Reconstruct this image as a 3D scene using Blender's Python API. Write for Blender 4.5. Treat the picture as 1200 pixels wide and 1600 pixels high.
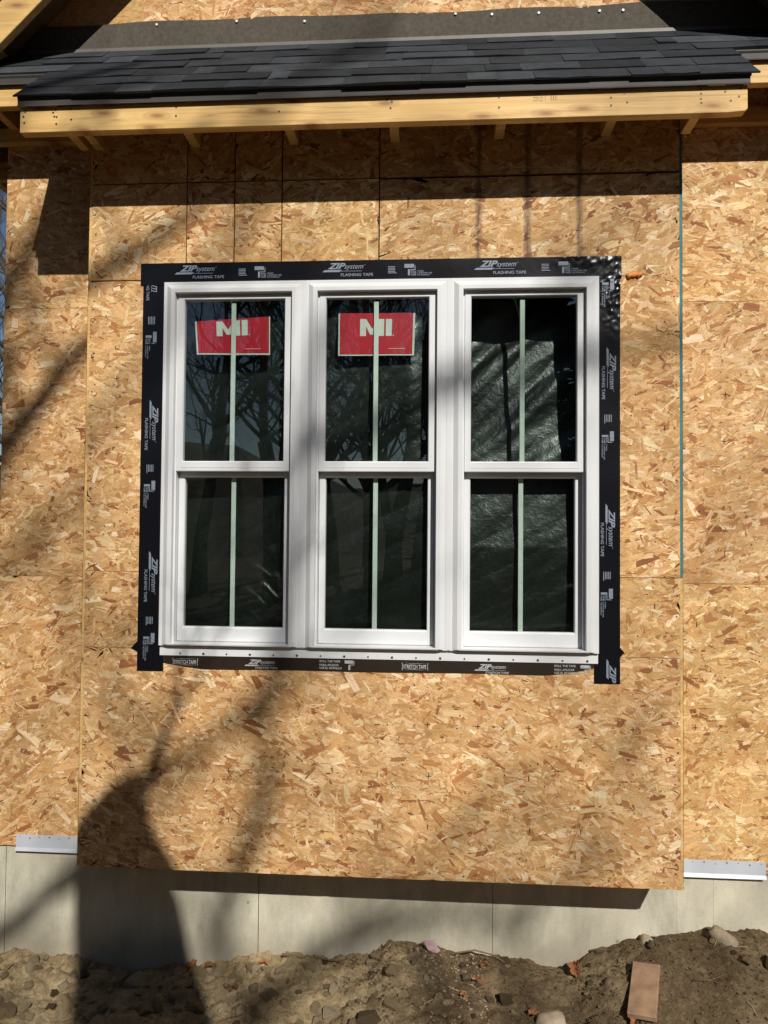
import bpy, math, random
import numpy as np
from mathutils import Vector, Matrix

for o in list(bpy.data.objects):
    bpy.data.objects.remove(o)
scene = bpy.context.scene
col = scene.collection
random.seed(11)
RNG = np.random.default_rng(11)

# ------------------------------------------------------------------ camera
cam = bpy.data.cameras.new('camera')
cam.sensor_fit = 'VERTICAL'
cam.sensor_height = 36.0
cam.lens = 26.0
cam.clip_start = 0.05
cam.clip_end = 1000
camo = bpy.data.objects.new('camera', cam)
col.objects.link(camo)
YAW, PITCH, ROLL = math.radians(3.86), math.radians(1.53), math.radians(0.48)
fw = Vector((-math.sin(YAW)*math.cos(PITCH), math.cos(YAW)*math.cos(PITCH), math.sin(PITCH)))
rt = Vector((math.cos(YAW), math.sin(YAW), 0))
up = rt.cross(fw)
r2 = rt*math.cos(ROLL) + up*math.sin(ROLL)
u2 = up*math.cos(ROLL) - rt*math.sin(ROLL)
m = Matrix((r2, u2, -fw)).transposed().to_4x4()
m.translation = Vector((1.472, -3.049, 1.412))
camo.matrix_world = m
scene.camera = camo

# ------------------------------------------------------------------ sun and sky
SUN = Vector((0.385, -1.0, 0.81)).normalized()
world = bpy.data.worlds.new('World')
scene.world = world
world.use_nodes = True
wn = world.node_tree
wn.nodes.clear()
wo = wn.nodes.new('ShaderNodeOutputWorld')
bg = wn.nodes.new('ShaderNodeBackground')
sky = wn.nodes.new('ShaderNodeTexSky')
sky.sky_type = 'NISHITA'
sky.sun_disc = False
sky.sun_elevation = math.asin(SUN.z)
sky.sun_rotation = math.atan2(SUN.x, SUN.y)
sky.air_density = 1.0
sky.dust_density = 0.3
sky.ozone_density = 1.5
bg.inputs['Strength'].default_value = 0.05
wn.links.new(sky.outputs[0], bg.inputs[0])
wn.links.new(bg.outputs[0], wo.inputs[0])
sl = bpy.data.lights.new('sun', 'SUN')
sl.energy = 5.0
sl.angle = math.radians(0.53)
sl.color = (1.0, 0.965, 0.905)
so = bpy.data.objects.new('sun', sl)
col.objects.link(so)
so.rotation_euler = (-SUN).to_track_quat('-Z', 'Y').to_euler()
vs = scene.view_settings
vs.view_transform = 'Standard'
vs.look = 'None'
vs.exposure = -0.05
vs.gamma = 1.0
vs.use_curve_mapping = False

# ------------------------------------------------------------------ helpers
def tag(o, label=None, cat=None, group=None, kind=None):
    if label: o['label'] = label
    if cat: o['category'] = cat
    if group: o['group'] = group
    if kind: o['kind'] = kind
    return o

def empty(name, loc=(0, 0, 0), parent=None):
    o = bpy.data.objects.new(name, None)
    o.empty_display_size = 0.2
    col.objects.link(o)
    o.location = loc
    if parent: o.parent = parent
    return o

def vnoise(X, Y, seed):
    r = np.random.default_rng(seed); G = r.uniform(-1, 1, (64, 64))
    xi = np.floor(X).astype(int); yi = np.floor(Y).astype(int); fx = X-xi; fy = Y-yi
    fx = fx*fx*(3-2*fx); fy = fy*fy*(3-2*fy)
    g = lambda a, b_: G[a % 64, b_ % 64]
    return (g(xi, yi)*(1-fx)+g(xi+1, yi)*fx)*(1-fy) + (g(xi, yi+1)*(1-fx)+g(xi+1, yi+1)*fx)*fy

class MB:
    def __init__(s): s.v = []; s.f = []
    def add(s, vs, fs):
        b = len(s.v); s.v += [tuple(p) for p in vs]; s.f += [tuple(i+b for i in f) for f in fs]
    def box(s, x0, x1, y0, y1, z0, z1):
        s.add([(x0,y0,z0),(x1,y0,z0),(x1,y1,z0),(x0,y1,z0),(x0,y0,z1),(x1,y0,z1),(x1,y1,z1),(x0,y1,z1)],
              [(0,3,2,1),(4,5,6,7),(0,1,5,4),(1,2,6,5),(2,3,7,6),(3,0,4,7)])
    def prism(s, poly, axis, a0, a1):
        # poly: 2D points; axis 0 -> (y,z) extruded in x, 1 -> (x,z) in y, 2 -> (x,y) in z
        n = len(poly)
        def P(p, a):
            return ((a,p[0],p[1]), (p[0],a,p[1]), (p[0],p[1],a))[axis]
        vs = [P(p, a0) for p in poly] + [P(p, a1) for p in poly]
        fs = [tuple(range(n))[::-1], tuple(range(n, 2*n))]
        fs += [(i, (i+1) % n, n+(i+1) % n, n+i) for i in range(n)]
        s.add(vs, fs)
    def tube(s, pts, rad, sides=6):
        pts = [Vector(p) for p in pts]
        rings = []
        for i, p in enumerate(pts):
            d = (pts[min(i+1, len(pts)-1)] - pts[max(i-1, 0)]).normalized()
            a = d.orthogonal().normalized() if i == 0 else (a - d*a.dot(d)).normalized()
            b = d.cross(a)
            rings.append([p + (a*math.cos(2*math.pi*k/sides) + b*math.sin(2*math.pi*k/sides))*rad[i] for k in range(sides)])
        vs = [q for r in rings for q in r]
        fs = []
        for i in range(len(pts)-1):
            for k in range(sides):
                k2 = (k+1) % sides
                fs.append((i*sides+k, i*sides+k2, (i+1)*sides+k2, (i+1)*sides+k))
        fs.append(tuple(range(sides))[::-1]); fs.append(tuple((len(pts)-1)*sides+k for k in range(sides)))
        s.add(vs, fs)
    def disc(s, c, r, n=8, nrm='y', h=0.001):
        pts = [(c[0]+r*math.cos(2*math.pi*k/n), c[2]+r*math.sin(2*math.pi*k/n)) for k in range(n)]
        s.prism(pts, 1, c[1]-h, c[1])
    def build(s, name, material, parent=None, bevel=0.0, smooth=False, seg=1):
        me = bpy.data.meshes.new(name)
        me.from_pydata(s.v, [], s.f)
        me.validate(); me.update()
        import bmesh
        bm = bmesh.new(); bm.from_mesh(me)
        bmesh.ops.recalc_face_normals(bm, faces=bm.faces)
        if bevel > 0:
            bmesh.ops.bevel(bm, geom=list(bm.edges), offset=bevel, segments=seg, affect='EDGES', clamp_overlap=True)
        bm.to_mesh(me); bm.free()
        if smooth:
            me.polygons.foreach_set('use_smooth', [True]*len(me.polygons))
        return mesh_obj(name, me, material, parent)

def mesh_obj(name, me, material, parent=None):
    if material and not me.materials: me.materials.append(material)
    o = bpy.data.objects.new(name, me)
    col.objects.link(o)
    if parent: o.parent = parent
    return o

def box(name, mat, parent, *d, bevel=0.0):
    b = MB(); b.box(*d); return b.build(name, mat, parent, bevel)

# ------------------------------------------------------------------ materials
class NT:
    def __init__(s, name):
        s.m = bpy.data.materials.new(name); s.m.use_nodes = True
        s.t = s.m.node_tree; s.t.nodes.clear()
        s.out = s.n('ShaderNodeOutputMaterial')
    def n(s, typ, **kw):
        nd = s.t.nodes.new(typ)
        for k, v in kw.items(): setattr(nd, k, v)
        return nd
    def l(s, a, b): s.t.links.new(a, b)
    def coord(s, kind='Object', scale=(1,1,1), rot=(0,0,0), loc=(0,0,0)):
        c = s.n('ShaderNodeTexCoord'); mp = s.n('ShaderNodeMapping')
        mp.inputs['Scale'].default_value = scale; mp.inputs['Rotation'].default_value = rot; mp.inputs['Location'].default_value = loc
        s.l(c.outputs[kind], mp.inputs['Vector']); return mp.outputs[0]
    def noise(s, vec, scale, detail=4, rough=0.55, dist=0.0):
        n = s.n('ShaderNodeTexNoise'); n.inputs['Scale'].default_value = scale; n.inputs['Detail'].default_value = detail
        n.inputs['Roughness'].default_value = rough; n.inputs['Distortion'].default_value = dist
        if vec is not None: s.l(vec, n.inputs['Vector'])
        return n.outputs['Fac']
    def ramp(s, fac, stops):
        r = s.n('ShaderNodeValToRGB'); e = r.color_ramp.elements
        while len(e) < len(stops): e.new(0.5)
        for i, (p, c) in enumerate(stops):
            e[i].position = p; e[i].color = (c[0], c[1], c[2], 1) if isinstance(c, tuple) else (c, c, c, 1)
        s.l(fac, r.inputs[0]); return r.outputs[0]
    def mix(s, fac, a, b, mode='MIX'):
        x = s.n('ShaderNodeMix', data_type='RGBA', blend_type=mode)
        for v, i in ((fac, 0), (a, 6), (b, 7)):
            if isinstance(v, (int, float)): x.inputs[i].default_value = v
            elif isinstance(v, tuple): x.inputs[i].default_value = (*v, 1)
            else: s.l(v, x.inputs[i])
        return x.outputs[2]
    def math(s, op, a, b=0.0, clamp=False):
        x = s.n('ShaderNodeMath', operation=op, use_clamp=clamp)
        for v, i in ((a, 0), (b, 1)):
            if isinstance(v, (int, float)): x.inputs[i].default_value = v
            else: s.l(v, x.inputs[i])
        return x.outputs[0]
    def bump(s, h, strength=0.3, dist=0.01):
        b = s.n('ShaderNodeBump'); b.inputs['Strength'].default_value = strength; b.inputs['Distance'].default_value = dist
        s.l(h, b.inputs['Height']); return b.outputs[0]
    def done(s, color, rough=0.6, spec=0.4, normal=None, metal=0.0, **kw):
        p = s.n('ShaderNodeBsdfPrincipled')
        for v, i in ((color, 'Base Color'), (rough, 'Roughness'), (spec, 'Specular IOR Level'), (metal, 'Metallic')):
            if isinstance(v, (int, float)): p.inputs[i].default_value = v
            elif isinstance(v, tuple): p.inputs[i].default_value = (*v, 1)
            else: s.l(v, p.inputs[i])
        if normal is not None: s.l(normal, p.inputs['Normal'])
        for k, v in kw.items(): p.inputs[k].default_value = v
        s.l(p.outputs[0], s.out.inputs[0]); return s.m

def plain(name, c, rough=0.6, spec=0.4, metal=0.0, var=0.12, scale=30.0):
    t = NT(name); v = t.coord()
    f = t.noise(v, scale, 5)
    k = t.ramp(f, [(0.3, 1-var), (0.7, 1+0*var)])
    return t.done(t.mix(1.0, c, k, 'MULTIPLY'), rough, spec, t.bump(f, 0.08, 0.002), metal)

M = {}
def mat_osb(name, stained=False):
    t = NT(name)
    a = t.n('ShaderNodeAttribute', attribute_name='Col')
    uv = t.n('ShaderNodeUVMap')
    mp = t.n('ShaderNodeMapping'); mp.inputs['Scale'].default_value = (9, 150, 1); t.l(uv.outputs[0], mp.inputs[0])
    g = t.noise(mp.outputs[0], 1.0, 3, 0.6, 0.4)
    c = t.mix(1.0, a.outputs['Color'], t.ramp(g, [(0.22, 0.60), (0.5, 0.97), (0.78, 1.16)]), 'MULTIPLY')
    o = t.coord('Object')
    big = t.noise(o, 3.0, 3)
    c = t.mix(1.0, c, t.ramp(big, [(0.3, (0.86, 0.84, 0.82)), (0.7, (1.05, 1.04, 1.02))]), 'MULTIPLY')
    fine = t.noise(o, 160.0, 3, 0.7)
    c = t.mix(1.0, c, t.ramp(fine, [(0.28, 0.80), (0.5, 1.0)]), 'MULTIPLY')
    if stained:   # three sooty vertical smears under the eave
        sx = t.n('ShaderNodeSeparateXYZ'); t.l(o, sx.inputs[0])
        tot = None
        wob = t.math('MULTIPLY', t.math('SUBTRACT', t.noise(o, 9.0, 3), 0.5), 0.012)
        for x0, w in ((1.648, 0.017), (1.850, 0.019), (2.059, 0.017)):
            d = t.math('ABSOLUTE', t.math('SUBTRACT', t.math('ADD', sx.outputs[0], wob), x0))
            k = t.math('SUBTRACT', 1.0, t.math('DIVIDE', d, w), True)
            tot = k if tot is None else t.math('MAXIMUM', tot, k)
        patch = t.ramp(t.noise(t.coord('Object', (60, 60, 12)), 1.0, 4, 0.7), [(0.25, 0.35), (0.6, 1.0)])
        st = t.math('MULTIPLY', t.math('MULTIPLY', t.math('POWER', tot, 0.8), patch), 0.85)
        c = t.mix(st, c, (0.035, 0.03, 0.028))
    return t.done(c, 0.72, 0.25, t.bump(g, 0.12, 0.0015))
M['osb'] = mat_osb('strand_board')
M['osb_stain'] = mat_osb('strand_board_stained', True)

def mat_osbbase():
    t = NT('strand_board_core'); v = t.coord('Object', (1, 1, 2.2))
    f = t.noise(v, 45, 5, 0.65, 0.6)
    c = t.ramp(f, [(0.25, (0.30, 0.16, 0.06)), (0.5, (0.55, 0.33, 0.13)), (0.75, (0.72, 0.48, 0.22))])
    return t.done(c, 0.8, 0.2, t.bump(f, 0.3, 0.003))
M['osbbase'] = mat_osbbase()

def mat_lumber():
    t = NT('spruce_lumber'); v = t.coord('Object', (1.6, 60, 60))
    g = t.noise(v, 1.0, 4, 0.6, 0.8)
    c = t.ramp(g, [(0.25, (0.58, 0.34, 0.12)), (0.5, (0.74, 0.49, 0.19)), (0.75, (0.82, 0.59, 0.28))])
    b = t.noise(t.coord('Object', (2.5, 5, 5)), 1.0, 3)
    c = t.mix(1.0, c, t.ramp(b, [(0.3, (0.82, 0.76, 0.66)), (0.65, (1.05, 1.03, 1.0))]), 'MULTIPLY')
    # knots with grain bending round them
    sp = t.n('ShaderNodeSeparateXYZ'); t.l(t.coord('Object'), sp.inputs[0])
    cb = t.n('ShaderNodeCombineXYZ')
    t.l(t.math('MULTIPLY', t.math('ADD', sp.outputs[0], t.math('MULTIPLY', sp.outputs[2], 0.35)), 3.6), cb.inputs[0]); t.l(t.math('MULTIPLY', sp.outputs[2], 11.0), cb.inputs[1])
    vo = t.n('ShaderNodeTexVoronoi', voronoi_dimensions='2D'); vo.inputs['Scale'].default_value = 1.0; vo.inputs['Randomness'].default_value = 1.0
    t.l(cb.outputs[0], vo.inputs['Vector'])
    k = t.ramp(vo.outputs['Distance'], [(0.04, 1.0), (0.13, 0.35), (0.24, 0.0)])
    c = t.mix(t.math('MULTIPLY', k, 0.85), c, (0.27, 0.11, 0.035))
    ring_ = t.n('ShaderNodeMath', operation='SINE'); t.l(t.math('MULTIPLY', vo.outputs['Distance'], 42.0), ring_.inputs[0])
    rk = t.math('MULTIPLY', t.math('MULTIPLY', t.ramp(vo.outputs['Distance'], [(0.12, 1.0), (0.5, 0.0)]), 0.22), t.math('MAXIMUM', ring_.outputs[0], 0.0))
    c = t.mix(rk, c, (0.45, 0.24, 0.09))
    crk = t.ramp(t.noise(t.coord('Object', (0.9, 20, 42)), 1.0, 2, 0.4, 0.3), [(0.485, 0.0), (0.5, 1.0), (0.515, 0.0)])
    c = t.mix(t.math('MULTIPLY', crk, 0.4), c, (0.30, 0.16, 0.06))
    return t.done(c, 0.6, 0.35, t.bump(g, 0.15, 0.002))
M['lumber'] = mat_lumber()

def mat_shingle():
    t = NT('asphalt_shingle'); v = t.coord('Object')
    oi = t.n('ShaderNodeObjectInfo')
    g = t.noise(v, 520, 2, 0.8)
    p = t.noise(v, 9, 4, 0.6)
    c = t.mix(1.0, oi.outputs['Color'], t.ramp(g, [(0.3, 0.45), (0.5, 1.0), (0.72, 1.9)]), 'MULTIPLY')
    c = t.mix(1.0, c, t.ramp(p, [(0.3, 0.75), (0.7, 1.2)]), 'MULTIPLY')
    q = t.noise(v, 170, 3, 0.8)
    c = t.mix(1.0, c, t.ramp(q, [(0.3, 0.6), (0.5, 1.0), (0.7, 1.55)]), 'MULTIPLY')
    return t.done(c, 0.9, 0.2, t.bump(t.math('ADD', g, q), 0.6, 0.003))
M['shingle'] = mat_shingle()

def mat_concrete():
    t = NT('poured_concrete'); v = t.coord('Object')
    a = t.noise(v, 2.2, 5, 0.6, 0.3); b = t.noise(t.coord('Object', (9, 9, 2.5)), 1.5, 5, 0.6); f = t.noise(v, 120, 4, 0.7)
    c = t.ramp(a, [(0.3, (0.46, 0.425, 0.325)), (0.55, (0.58, 0.54, 0.42)), (0.75, (0.66, 0.62, 0.50))])
    c = t.mix(1.0, c, t.ramp(b, [(0.25, 0.80), (0.6, 1.03)]), 'MULTIPLY')
    c = t.mix(1.0, c, t.ramp(f, [(0.25, 0.82), (0.5, 1.0)]), 'MULTIPLY')
    vo = t.n('ShaderNodeTexVoronoi'); vo.inputs['Scale'].default_value = 7.0; t.l(v, vo.inputs['Vector'])
    pit = t.ramp(vo.outputs['Distance'], [(0.035, 1.0), (0.06, 0.0)])
    c = t.mix(t.math('MULTIPLY', pit, 0.6), c, (0.10, 0.09, 0.07))
    st_ = t.noise(t.coord('Object', (3.5, 3.5, 1.2), loc=(4, 0, 2)), 1.0, 5, 0.7, 0.6)
    c = t.mix(1.0, c, t.ramp(st_, [(0.35, (0.80, 0.79, 0.77)), (0.5, (1, 1, 1)), (0.66, (1.08, 1.07, 1.04))]), 'MULTIPLY')
    # soil splashed low on the wall
    sx = t.n('ShaderNodeSeparateXYZ'); t.l(v, sx.inputs[0])
    h = t.math('ADD', sx.outputs[2], t.math('MULTIPLY', t.noise(v, 6, 4, 0.65), 0.16))
    lo = t.ramp(h, [(0.0, 0.0), (1.0, 1.0)])
    mr = t.n('ShaderNodeMapRange'); mr.inputs[1].default_value = -0.40; mr.inputs[2].default_value = -0.24; mr.inputs[3].default_value = 0.55; mr.inputs[4].default_value = 0.0
    t.l(h, mr.inputs[0])
    c = t.mix(mr.outputs[0], c, (0.25, 0.21, 0.15))
    return t.done(c, 0.85, 0.25, t.bump(f, 0.12, 0.002))
M['concrete'] = mat_concrete()

def mat_soil(name, clod=False):
    t = NT(name); v = t.coord('Object')
    a = t.noise(v, 5, 6, 0.65, 0.3); f = t.noise(v, 90, 6, 0.75); g = t.noise(v, 30, 5, 0.6)
    if clod:
        oi = t.n('ShaderNodeObjectInfo')
        c = t.mix(1.0, oi.outputs['Color'], t.ramp(g, [(0.25, 0.55), (0.5, 1.0), (0.75, 1.25)]), 'MULTIPLY')
    else:
        at = t.n('ShaderNodeAttribute', attribute_name='Dry')
        dark = t.ramp(a, [(0.3, (0.085, 0.057, 0.03)), (0.6, (0.16, 0.112, 0.062)), (0.8, (0.21, 0.155, 0.09))])
        pale = t.ramp(a, [(0.3, (0.28, 0.20, 0.105)), (0.6, (0.50, 0.38, 0.215)), (0.8, (0.60, 0.48, 0.30))])
        mk = t.math('ADD', at.outputs['Fac'], t.math('MULTIPLY', t.math('SUBTRACT', g, 0.5), 1.3), True)
        c = t.mix(mk, dark, pale)
    if not clod:
        li = t.n('ShaderNodeAttribute', attribute_name='Litter')
        c = t.mix(li.outputs['Fac'], c, t.ramp(t.noise(v, 12, 5, 0.7), [(0.3, (0.025, 0.018, 0.012)), (0.7, (0.075, 0.05, 0.028))]))
    c = t.mix(1.0, c, t.ramp(f, [(0.3, 0.6), (0.5, 1.0), (0.75, 1.3)]), 'MULTIPLY')
    return t.done(c, 0.95, 0.1, t.bump(t.math('ADD', f, g), 1.0, 0.010))
M['soil'] = mat_soil('bare_soil')
M['clod'] = mat_soil('dry_clod', True)

def mat_glass():
    t = NT('window_glass')
    lw = t.n('ShaderNodeLayerWeight'); lw.inputs[0].default_value = 0.5
    fr = t.math('ADD', 0.10, t.math('MULTIPLY', t.math('POWER', lw.outputs['Facing'], 5.0), 0.9))
    tr = t.n('ShaderNodeBsdfTransparent'); tr.inputs[0].default_value = (0.93, 0.975, 0.945, 1)
    gl = t.n('ShaderNodeBsdfGlossy'); gl.inputs['Roughness'].default_value = 0.0
    v = t.coord('Object'); w = t.noise(v, 2.0, 2)
    t.l(t.bump(w, 0.03, 0.01), gl.inputs['Normal'])
    mx = t.n('ShaderNodeMixShader'); t.l(fr, mx.inputs[0]); t.l(tr.outputs[0], mx.inputs[1]); t.l(gl.outputs[0], mx.inputs[2])
    t.l(mx.outputs[0], t.out.inputs[0]); return t.m
M['glass'] = mat_glass()

def mat_film(name, base, rough, bscale, bstr, spec=0.5):
    t = NT(name); v = t.coord('Object', (1, 1, 1), (0, 0.6, 0))
    a = t.noise(v, bscale, 5, 0.6, 0.8); b = t.noise(v, bscale*4, 3, 0.6)
    h = t.math('ADD', a, t.math('MULTIPLY', b, 0.35))
    return t.done(base, rough, spec, t.bump(h, bstr, 0.012))
M['film'] = mat_film('black_polythene', (0.007, 0.009, 0.007), 0.33, 34, 0.20, 1.0)
M['tape'] = mat_film('black_flashing_tape', (0.006, 0.006, 0.008), 0.26, 14, 0.05, 0.3)
M['stretch'] = mat_film('brown_stretch_tape', (0.022, 0.013, 0.008), 0.42, 40, 0.10)

def mat_vinyl():
    t = NT('white_vinyl'); v = t.coord('Object')
    a = t.noise(t.coord('Object', (1.2, 1, 1.2)), 3, 3); f = t.noise(v, 200, 3)
    c = t.mix(1.0, (0.70, 0.705, 0.71), t.ramp(a, [(0.3, (0.93, 0.93, 0.92)), (0.7, (1, 1, 1))]), 'MULTIPLY')
    return t.done(c, 0.42, 0.4, t.bump(f, 0.03, 0.001))
M['vinyl'] = mat_vinyl()
M['bar'] = plain('grille_bar_white', (0.74, 0.78, 0.74), 0.4)
M['print'] = plain('tape_print', (0.24, 0.28, 0.34), 0.5, var=0.3, scale=120)
M['printw'] = plain('stretch_print', (0.50, 0.50, 0.50), 0.5, var=0.35, scale=120)
M['ink'] = plain('black_ink', (0.025, 0.022, 0.02), 0.8, 0.2, var=0.4, scale=200)
M['red'] = plain('red_card', (0.55, 0.010, 0.030), 0.5, var=0.15, scale=8)
M['cardw'] = plain('white_card', (0.72, 0.74, 0.70), 0.6)
M['teal'] = plain('teal_edge_seal', (0.045, 0.21, 0.22), 0.7, var=0.3, scale=25)
M['drip'] = plain('bronze_drip_edge', (0.060, 0.052, 0.045), 0.6, 0.35, var=0.25, scale=6)
M['felt'] = plain('brown_roofing_felt', (0.115, 0.098, 0.075), 0.9, 0.2, var=0.35, scale=60)
M['zinc'] = plain('galvanised_flashing', (0.17, 0.16, 0.14), 0.6, 0.4, 0.3)
M['nailw'] = plain('white_cap_nail', (0.85, 0.85, 0.83), 0.5)
M['naild'] = plain('dark_nail_head', (0.05, 0.045, 0.04), 0.5)
M['strip'] = plain('white_starter_strip', (0.56, 0.59, 0.64), 0.4, 0.45, var=0.15, scale=5)
M['sealant'] = plain('orange_sealant', (0.75, 0.24, 0.05), 0.45)
M['bark'] = plain('grey_bark', (0.10, 0.08, 0.065), 0.9, 0.1, var=0.5, scale=40)
M['needle'] = plain('evergreen_needles', (0.035, 0.055, 0.025), 0.8, 0.2, var=0.5, scale=3)
M['leaf'] = plain('dry_orange_leaf', (0.36, 0.14, 0.06), 0.75, 0.2, var=0.45, scale=60)
M['leafb'] = plain('dry_brown_leaf', (0.26, 0.12, 0.055), 0.8, 0.2, var=0.45, scale=60)
M['twig'] = plain('dry_twig', (0.22, 0.15, 0.09), 0.9, 0.1, var=0.4, scale=80)
M['straw'] = plain('dry_straw', (0.50, 0.38, 0.22), 0.8, 0.2, var=0.3, scale=60)
M['stone'] = plain('pale_stone', (0.37, 0.295, 0.205), 0.85, 0.2, var=0.35, scale=35)
M['pink'] = plain('pink_foam', (0.56, 0.36, 0.39), 0.8, 0.2, var=0.4, scale=40)
M['offcut'] = plain('weathered_offcut', (0.40, 0.25, 0.15), 0.75, 0.2, var=0.45, scale=16)
M['dark'] = plain('dark_interior', (0.03, 0.028, 0.026), 0.9, 0.1)
M['hill'] = plain('wooded_hill', (0.07, 0.055, 0.04), 0.95, 0.05, var=0.6, scale=0.6)
M['deck'] = plain('roof_deck', (0.30, 0.19, 0.09), 0.8, 0.2, var=0.4, scale=14)

# ------------------------------------------------------------------ strand board panels
PAL = np.array([(0.80,0.58,0.30), (0.71,0.46,0.205), (0.64,0.395,0.16), (0.56,0.32,0.12), (0.46,0.225,0.080), (0.33,0.135,0.050), (0.09,0.05,0.025), (0.90,0.72,0.44)])
#                pale             tan              mid              deep             russet            red-brown        bark               cream
PWS = np.array([[0.18, 0.28, 0.25, 0.20, 0.07, 0.02, 0.0, 0.0],      # broad ground strands
                [0.16, 0.30, 0.27, 0.16, 0.06, 0.02, 0.0, 0.03],     # long medium strands
                [0.34, 0.03, 0.05, 0.14, 0.15, 0.10, 0.0, 0.19],     # odd pale or red pieces on top
                [0.20, 0.16, 0.16, 0.16, 0.10, 0.05, 0.02, 0.15],    # slivers
                [0.16, 0.08, 0.14, 0.20, 0.16, 0.08, 0.08, 0.10],    # flecks
                [0.0, 0.0, 0.10, 0.42, 0.30, 0.13, 0.05, 0.0]])      # hairline cracks and shadowed edges

def strand_mesh(w, h, seed, dens=1.0):
    r = np.random.default_rng(seed)
    n = int(w*h*9000*dens) + 4
    cls = r.choice(6, n, p=[0.17, 0.27, 0.04, 0.16, 0.22, 0.14])
    L = np.choose(cls, [r.uniform(.09, .20, n), r.uniform(.07, .18, n), r.uniform(.05, .18, n), r.uniform(.03, .10, n), r.uniform(.004, .016, n), r.uniform(.03, .11, n)])
    W = np.choose(cls, [r.uniform(.016, .055, n), r.uniform(.006, .022, n), r.uniform(.008, .038, n), r.uniform(.0012, .0045, n), r.uniform(.0012, .0045, n), r.uniform(.0006, .0014, n)])
    ang = np.where(r.random(n) < 0.76, r.normal(0, 0.42, n), r.uniform(-1.57, 1.57, n))
    dep = np.choose(cls, [r.uniform(.00005, .00045, n), r.uniform(.00015, .0007, n), r.uniform(.0004, .00085, n), r.uniform(.0003, .00095, n), r.uniform(.0003, .00095, n), r.uniform(.0003, .0009, n)])
    cum = np.cumsum(PWS, 1)/PWS.sum(1, keepdims=True)
    ci = (r.random(n)[:, None] > cum[cls]).sum(1).clip(0, 7)
    colr = 1.07*PAL[ci]*r.uniform(0.88, 1.10, (n, 1))*r.uniform(0.965, 1.035, (n, 3))
    cx, cz = r.uniform(0, w, n), r.uniform(0, h, n)
    # flecks gather in drifts
    mv = (cls == 4)
    gx, gz_ = r.uniform(0, w, n), r.uniform(0, h, n)
    k = max(3, int(w*h*55)); qx, qz = r.uniform(0, w, k), r.uniform(0, h, k); qi = r.integers(0, k, n)
    near = mv & (r.random(n) < 0.62)
    cx = np.where(near, np.clip(qx[qi]+r.normal(0, .045, n), 0, w), cx); cz = np.where(near, np.clip(qz[qi]+r.normal(0, .03, n), 0, h), cz)
    ph = r.uniform(0, 6.28, 4)
    pt = 1 + 0.07*np.sin(cx*5.1+ph[0])*np.sin(cz*6.3+ph[1]) + 0.05*np.sin(cx*13+ph[2])*np.sin(cz*11+ph[3])
    colr *= pt[:, None]*np.array([0.985, 0.948, 0.965])*r.uniform(0.90, 1.04)*r.uniform(0.975, 1.025, 3)
    ang = ang + r.normal(0, 0.16)
    # six-point strand outline with slanted, uneven ends
    e = r.uniform(-.38, .38, (n, 6))
    lx = np.stack([-L/2+e[:,0]*W, e[:,4]*L*.5, L/2+e[:,1]*W, L/2+e[:,2]*W, e[:,5]*L*.5, -L/2+e[:,3]*W], 1)
    tap = r.uniform(0.62, 1.0, (n, 2))*np.where(r.random((n, 2)) < 0.25, 0.45, 1.0)
    ly = np.stack([-W/2*tap[:,0], -W/2, -W/2*tap[:,1], W/2*tap[:,1], W/2, W/2*tap[:,0]], 1)
    c, s = np.cos(ang)[:, None], np.sin(ang)[:, None]
    X = np.clip(cx[:,None] + lx*c - ly*s, 0.0, w)
    Z = np.clip(cz[:,None] + lx*s + ly*c, 0.0, h)
    tx, tz = r.normal(0, .022, n), r.normal(0, .022, n)
    Y = -(dep[:,None] + np.clip((X-cx[:,None])*tx[:,None] + (Z-cz[:,None])*tz[:,None], -.0007, .0007)) - .0009
    co = np.stack([X, Y, Z], 2).reshape(-1, 3)
    me = bpy.data.meshes.new('strand_face')
    me.vertices.add(n*6); me.vertices.foreach_set('co', co.ravel())
    me.loops.add(n*6); me.loops.foreach_set('vertex_index', np.arange(n*6, dtype=np.int32))
    me.polygons.add(n); me.polygons.foreach_set('loop_start', np.arange(0, n*6, 6, dtype=np.int32)); me.polygons.foreach_set('loop_total', np.full(n, 6, dtype=np.int32))
    uvl = me.uv_layers.new(name='UVMap')
    uu = np.stack([lx + r.uniform(0, 50, (n,1)), ly + r.uniform(0, 5, (n,1))], 2).reshape(-1, 2)
    uvl.data.foreach_set('uv', uu.ravel())
    ca = me.color_attributes.new('Col', 'FLOAT_COLOR', 'POINT')
    cc = np.ones((n, 6, 4)); cc[:,:,:3] = colr[:,None,:]
    ca.data.foreach_set('color', cc.ravel())
    me.update()
    return me

SEED = [100]
def osb_panel(parent, x0, x1, z0, z1, y, thick=0.011, gap=(0.001,)*4, dens=1.0, mat='osb', flakes=True, turn=None):
    """vertical sheet facing -Y; gap = left, right, bottom, top clearance"""
    x0 += gap[0]; x1 -= gap[1]; z0 += gap[2]; z1 -= gap[3]
    w, h = x1-x0, z1-z0
    b = MB(); b.box(0, w, 0, thick, 0, h)
    p = b.build('osb_panel', M['osbbase'], parent)
    p.location = (x0, y, z0)
    if turn is not None:
        p.rotation_euler = (0, 0, turn)
    SEED[0] += 1
    if flakes:
        f = mesh_obj('strand_face', strand_mesh(w, h, SEED[0], dens), M[mat], p)
        tag(f, kind='stuff')
        if mat == 'osb_stain':      # the smear material reads house coordinates
            f.data.transform(Matrix.Translation((x0, 0, z0))); f.location = (-x0, 0, -z0)
    return p

house = empty('house', (1.23, 0.25, -0.45))
tag(house, 'unfinished gabled house wall sheathed in bare strand board with a projecting window bay', 'house')
HO = Vector(house.location)
class _H: pass
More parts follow.
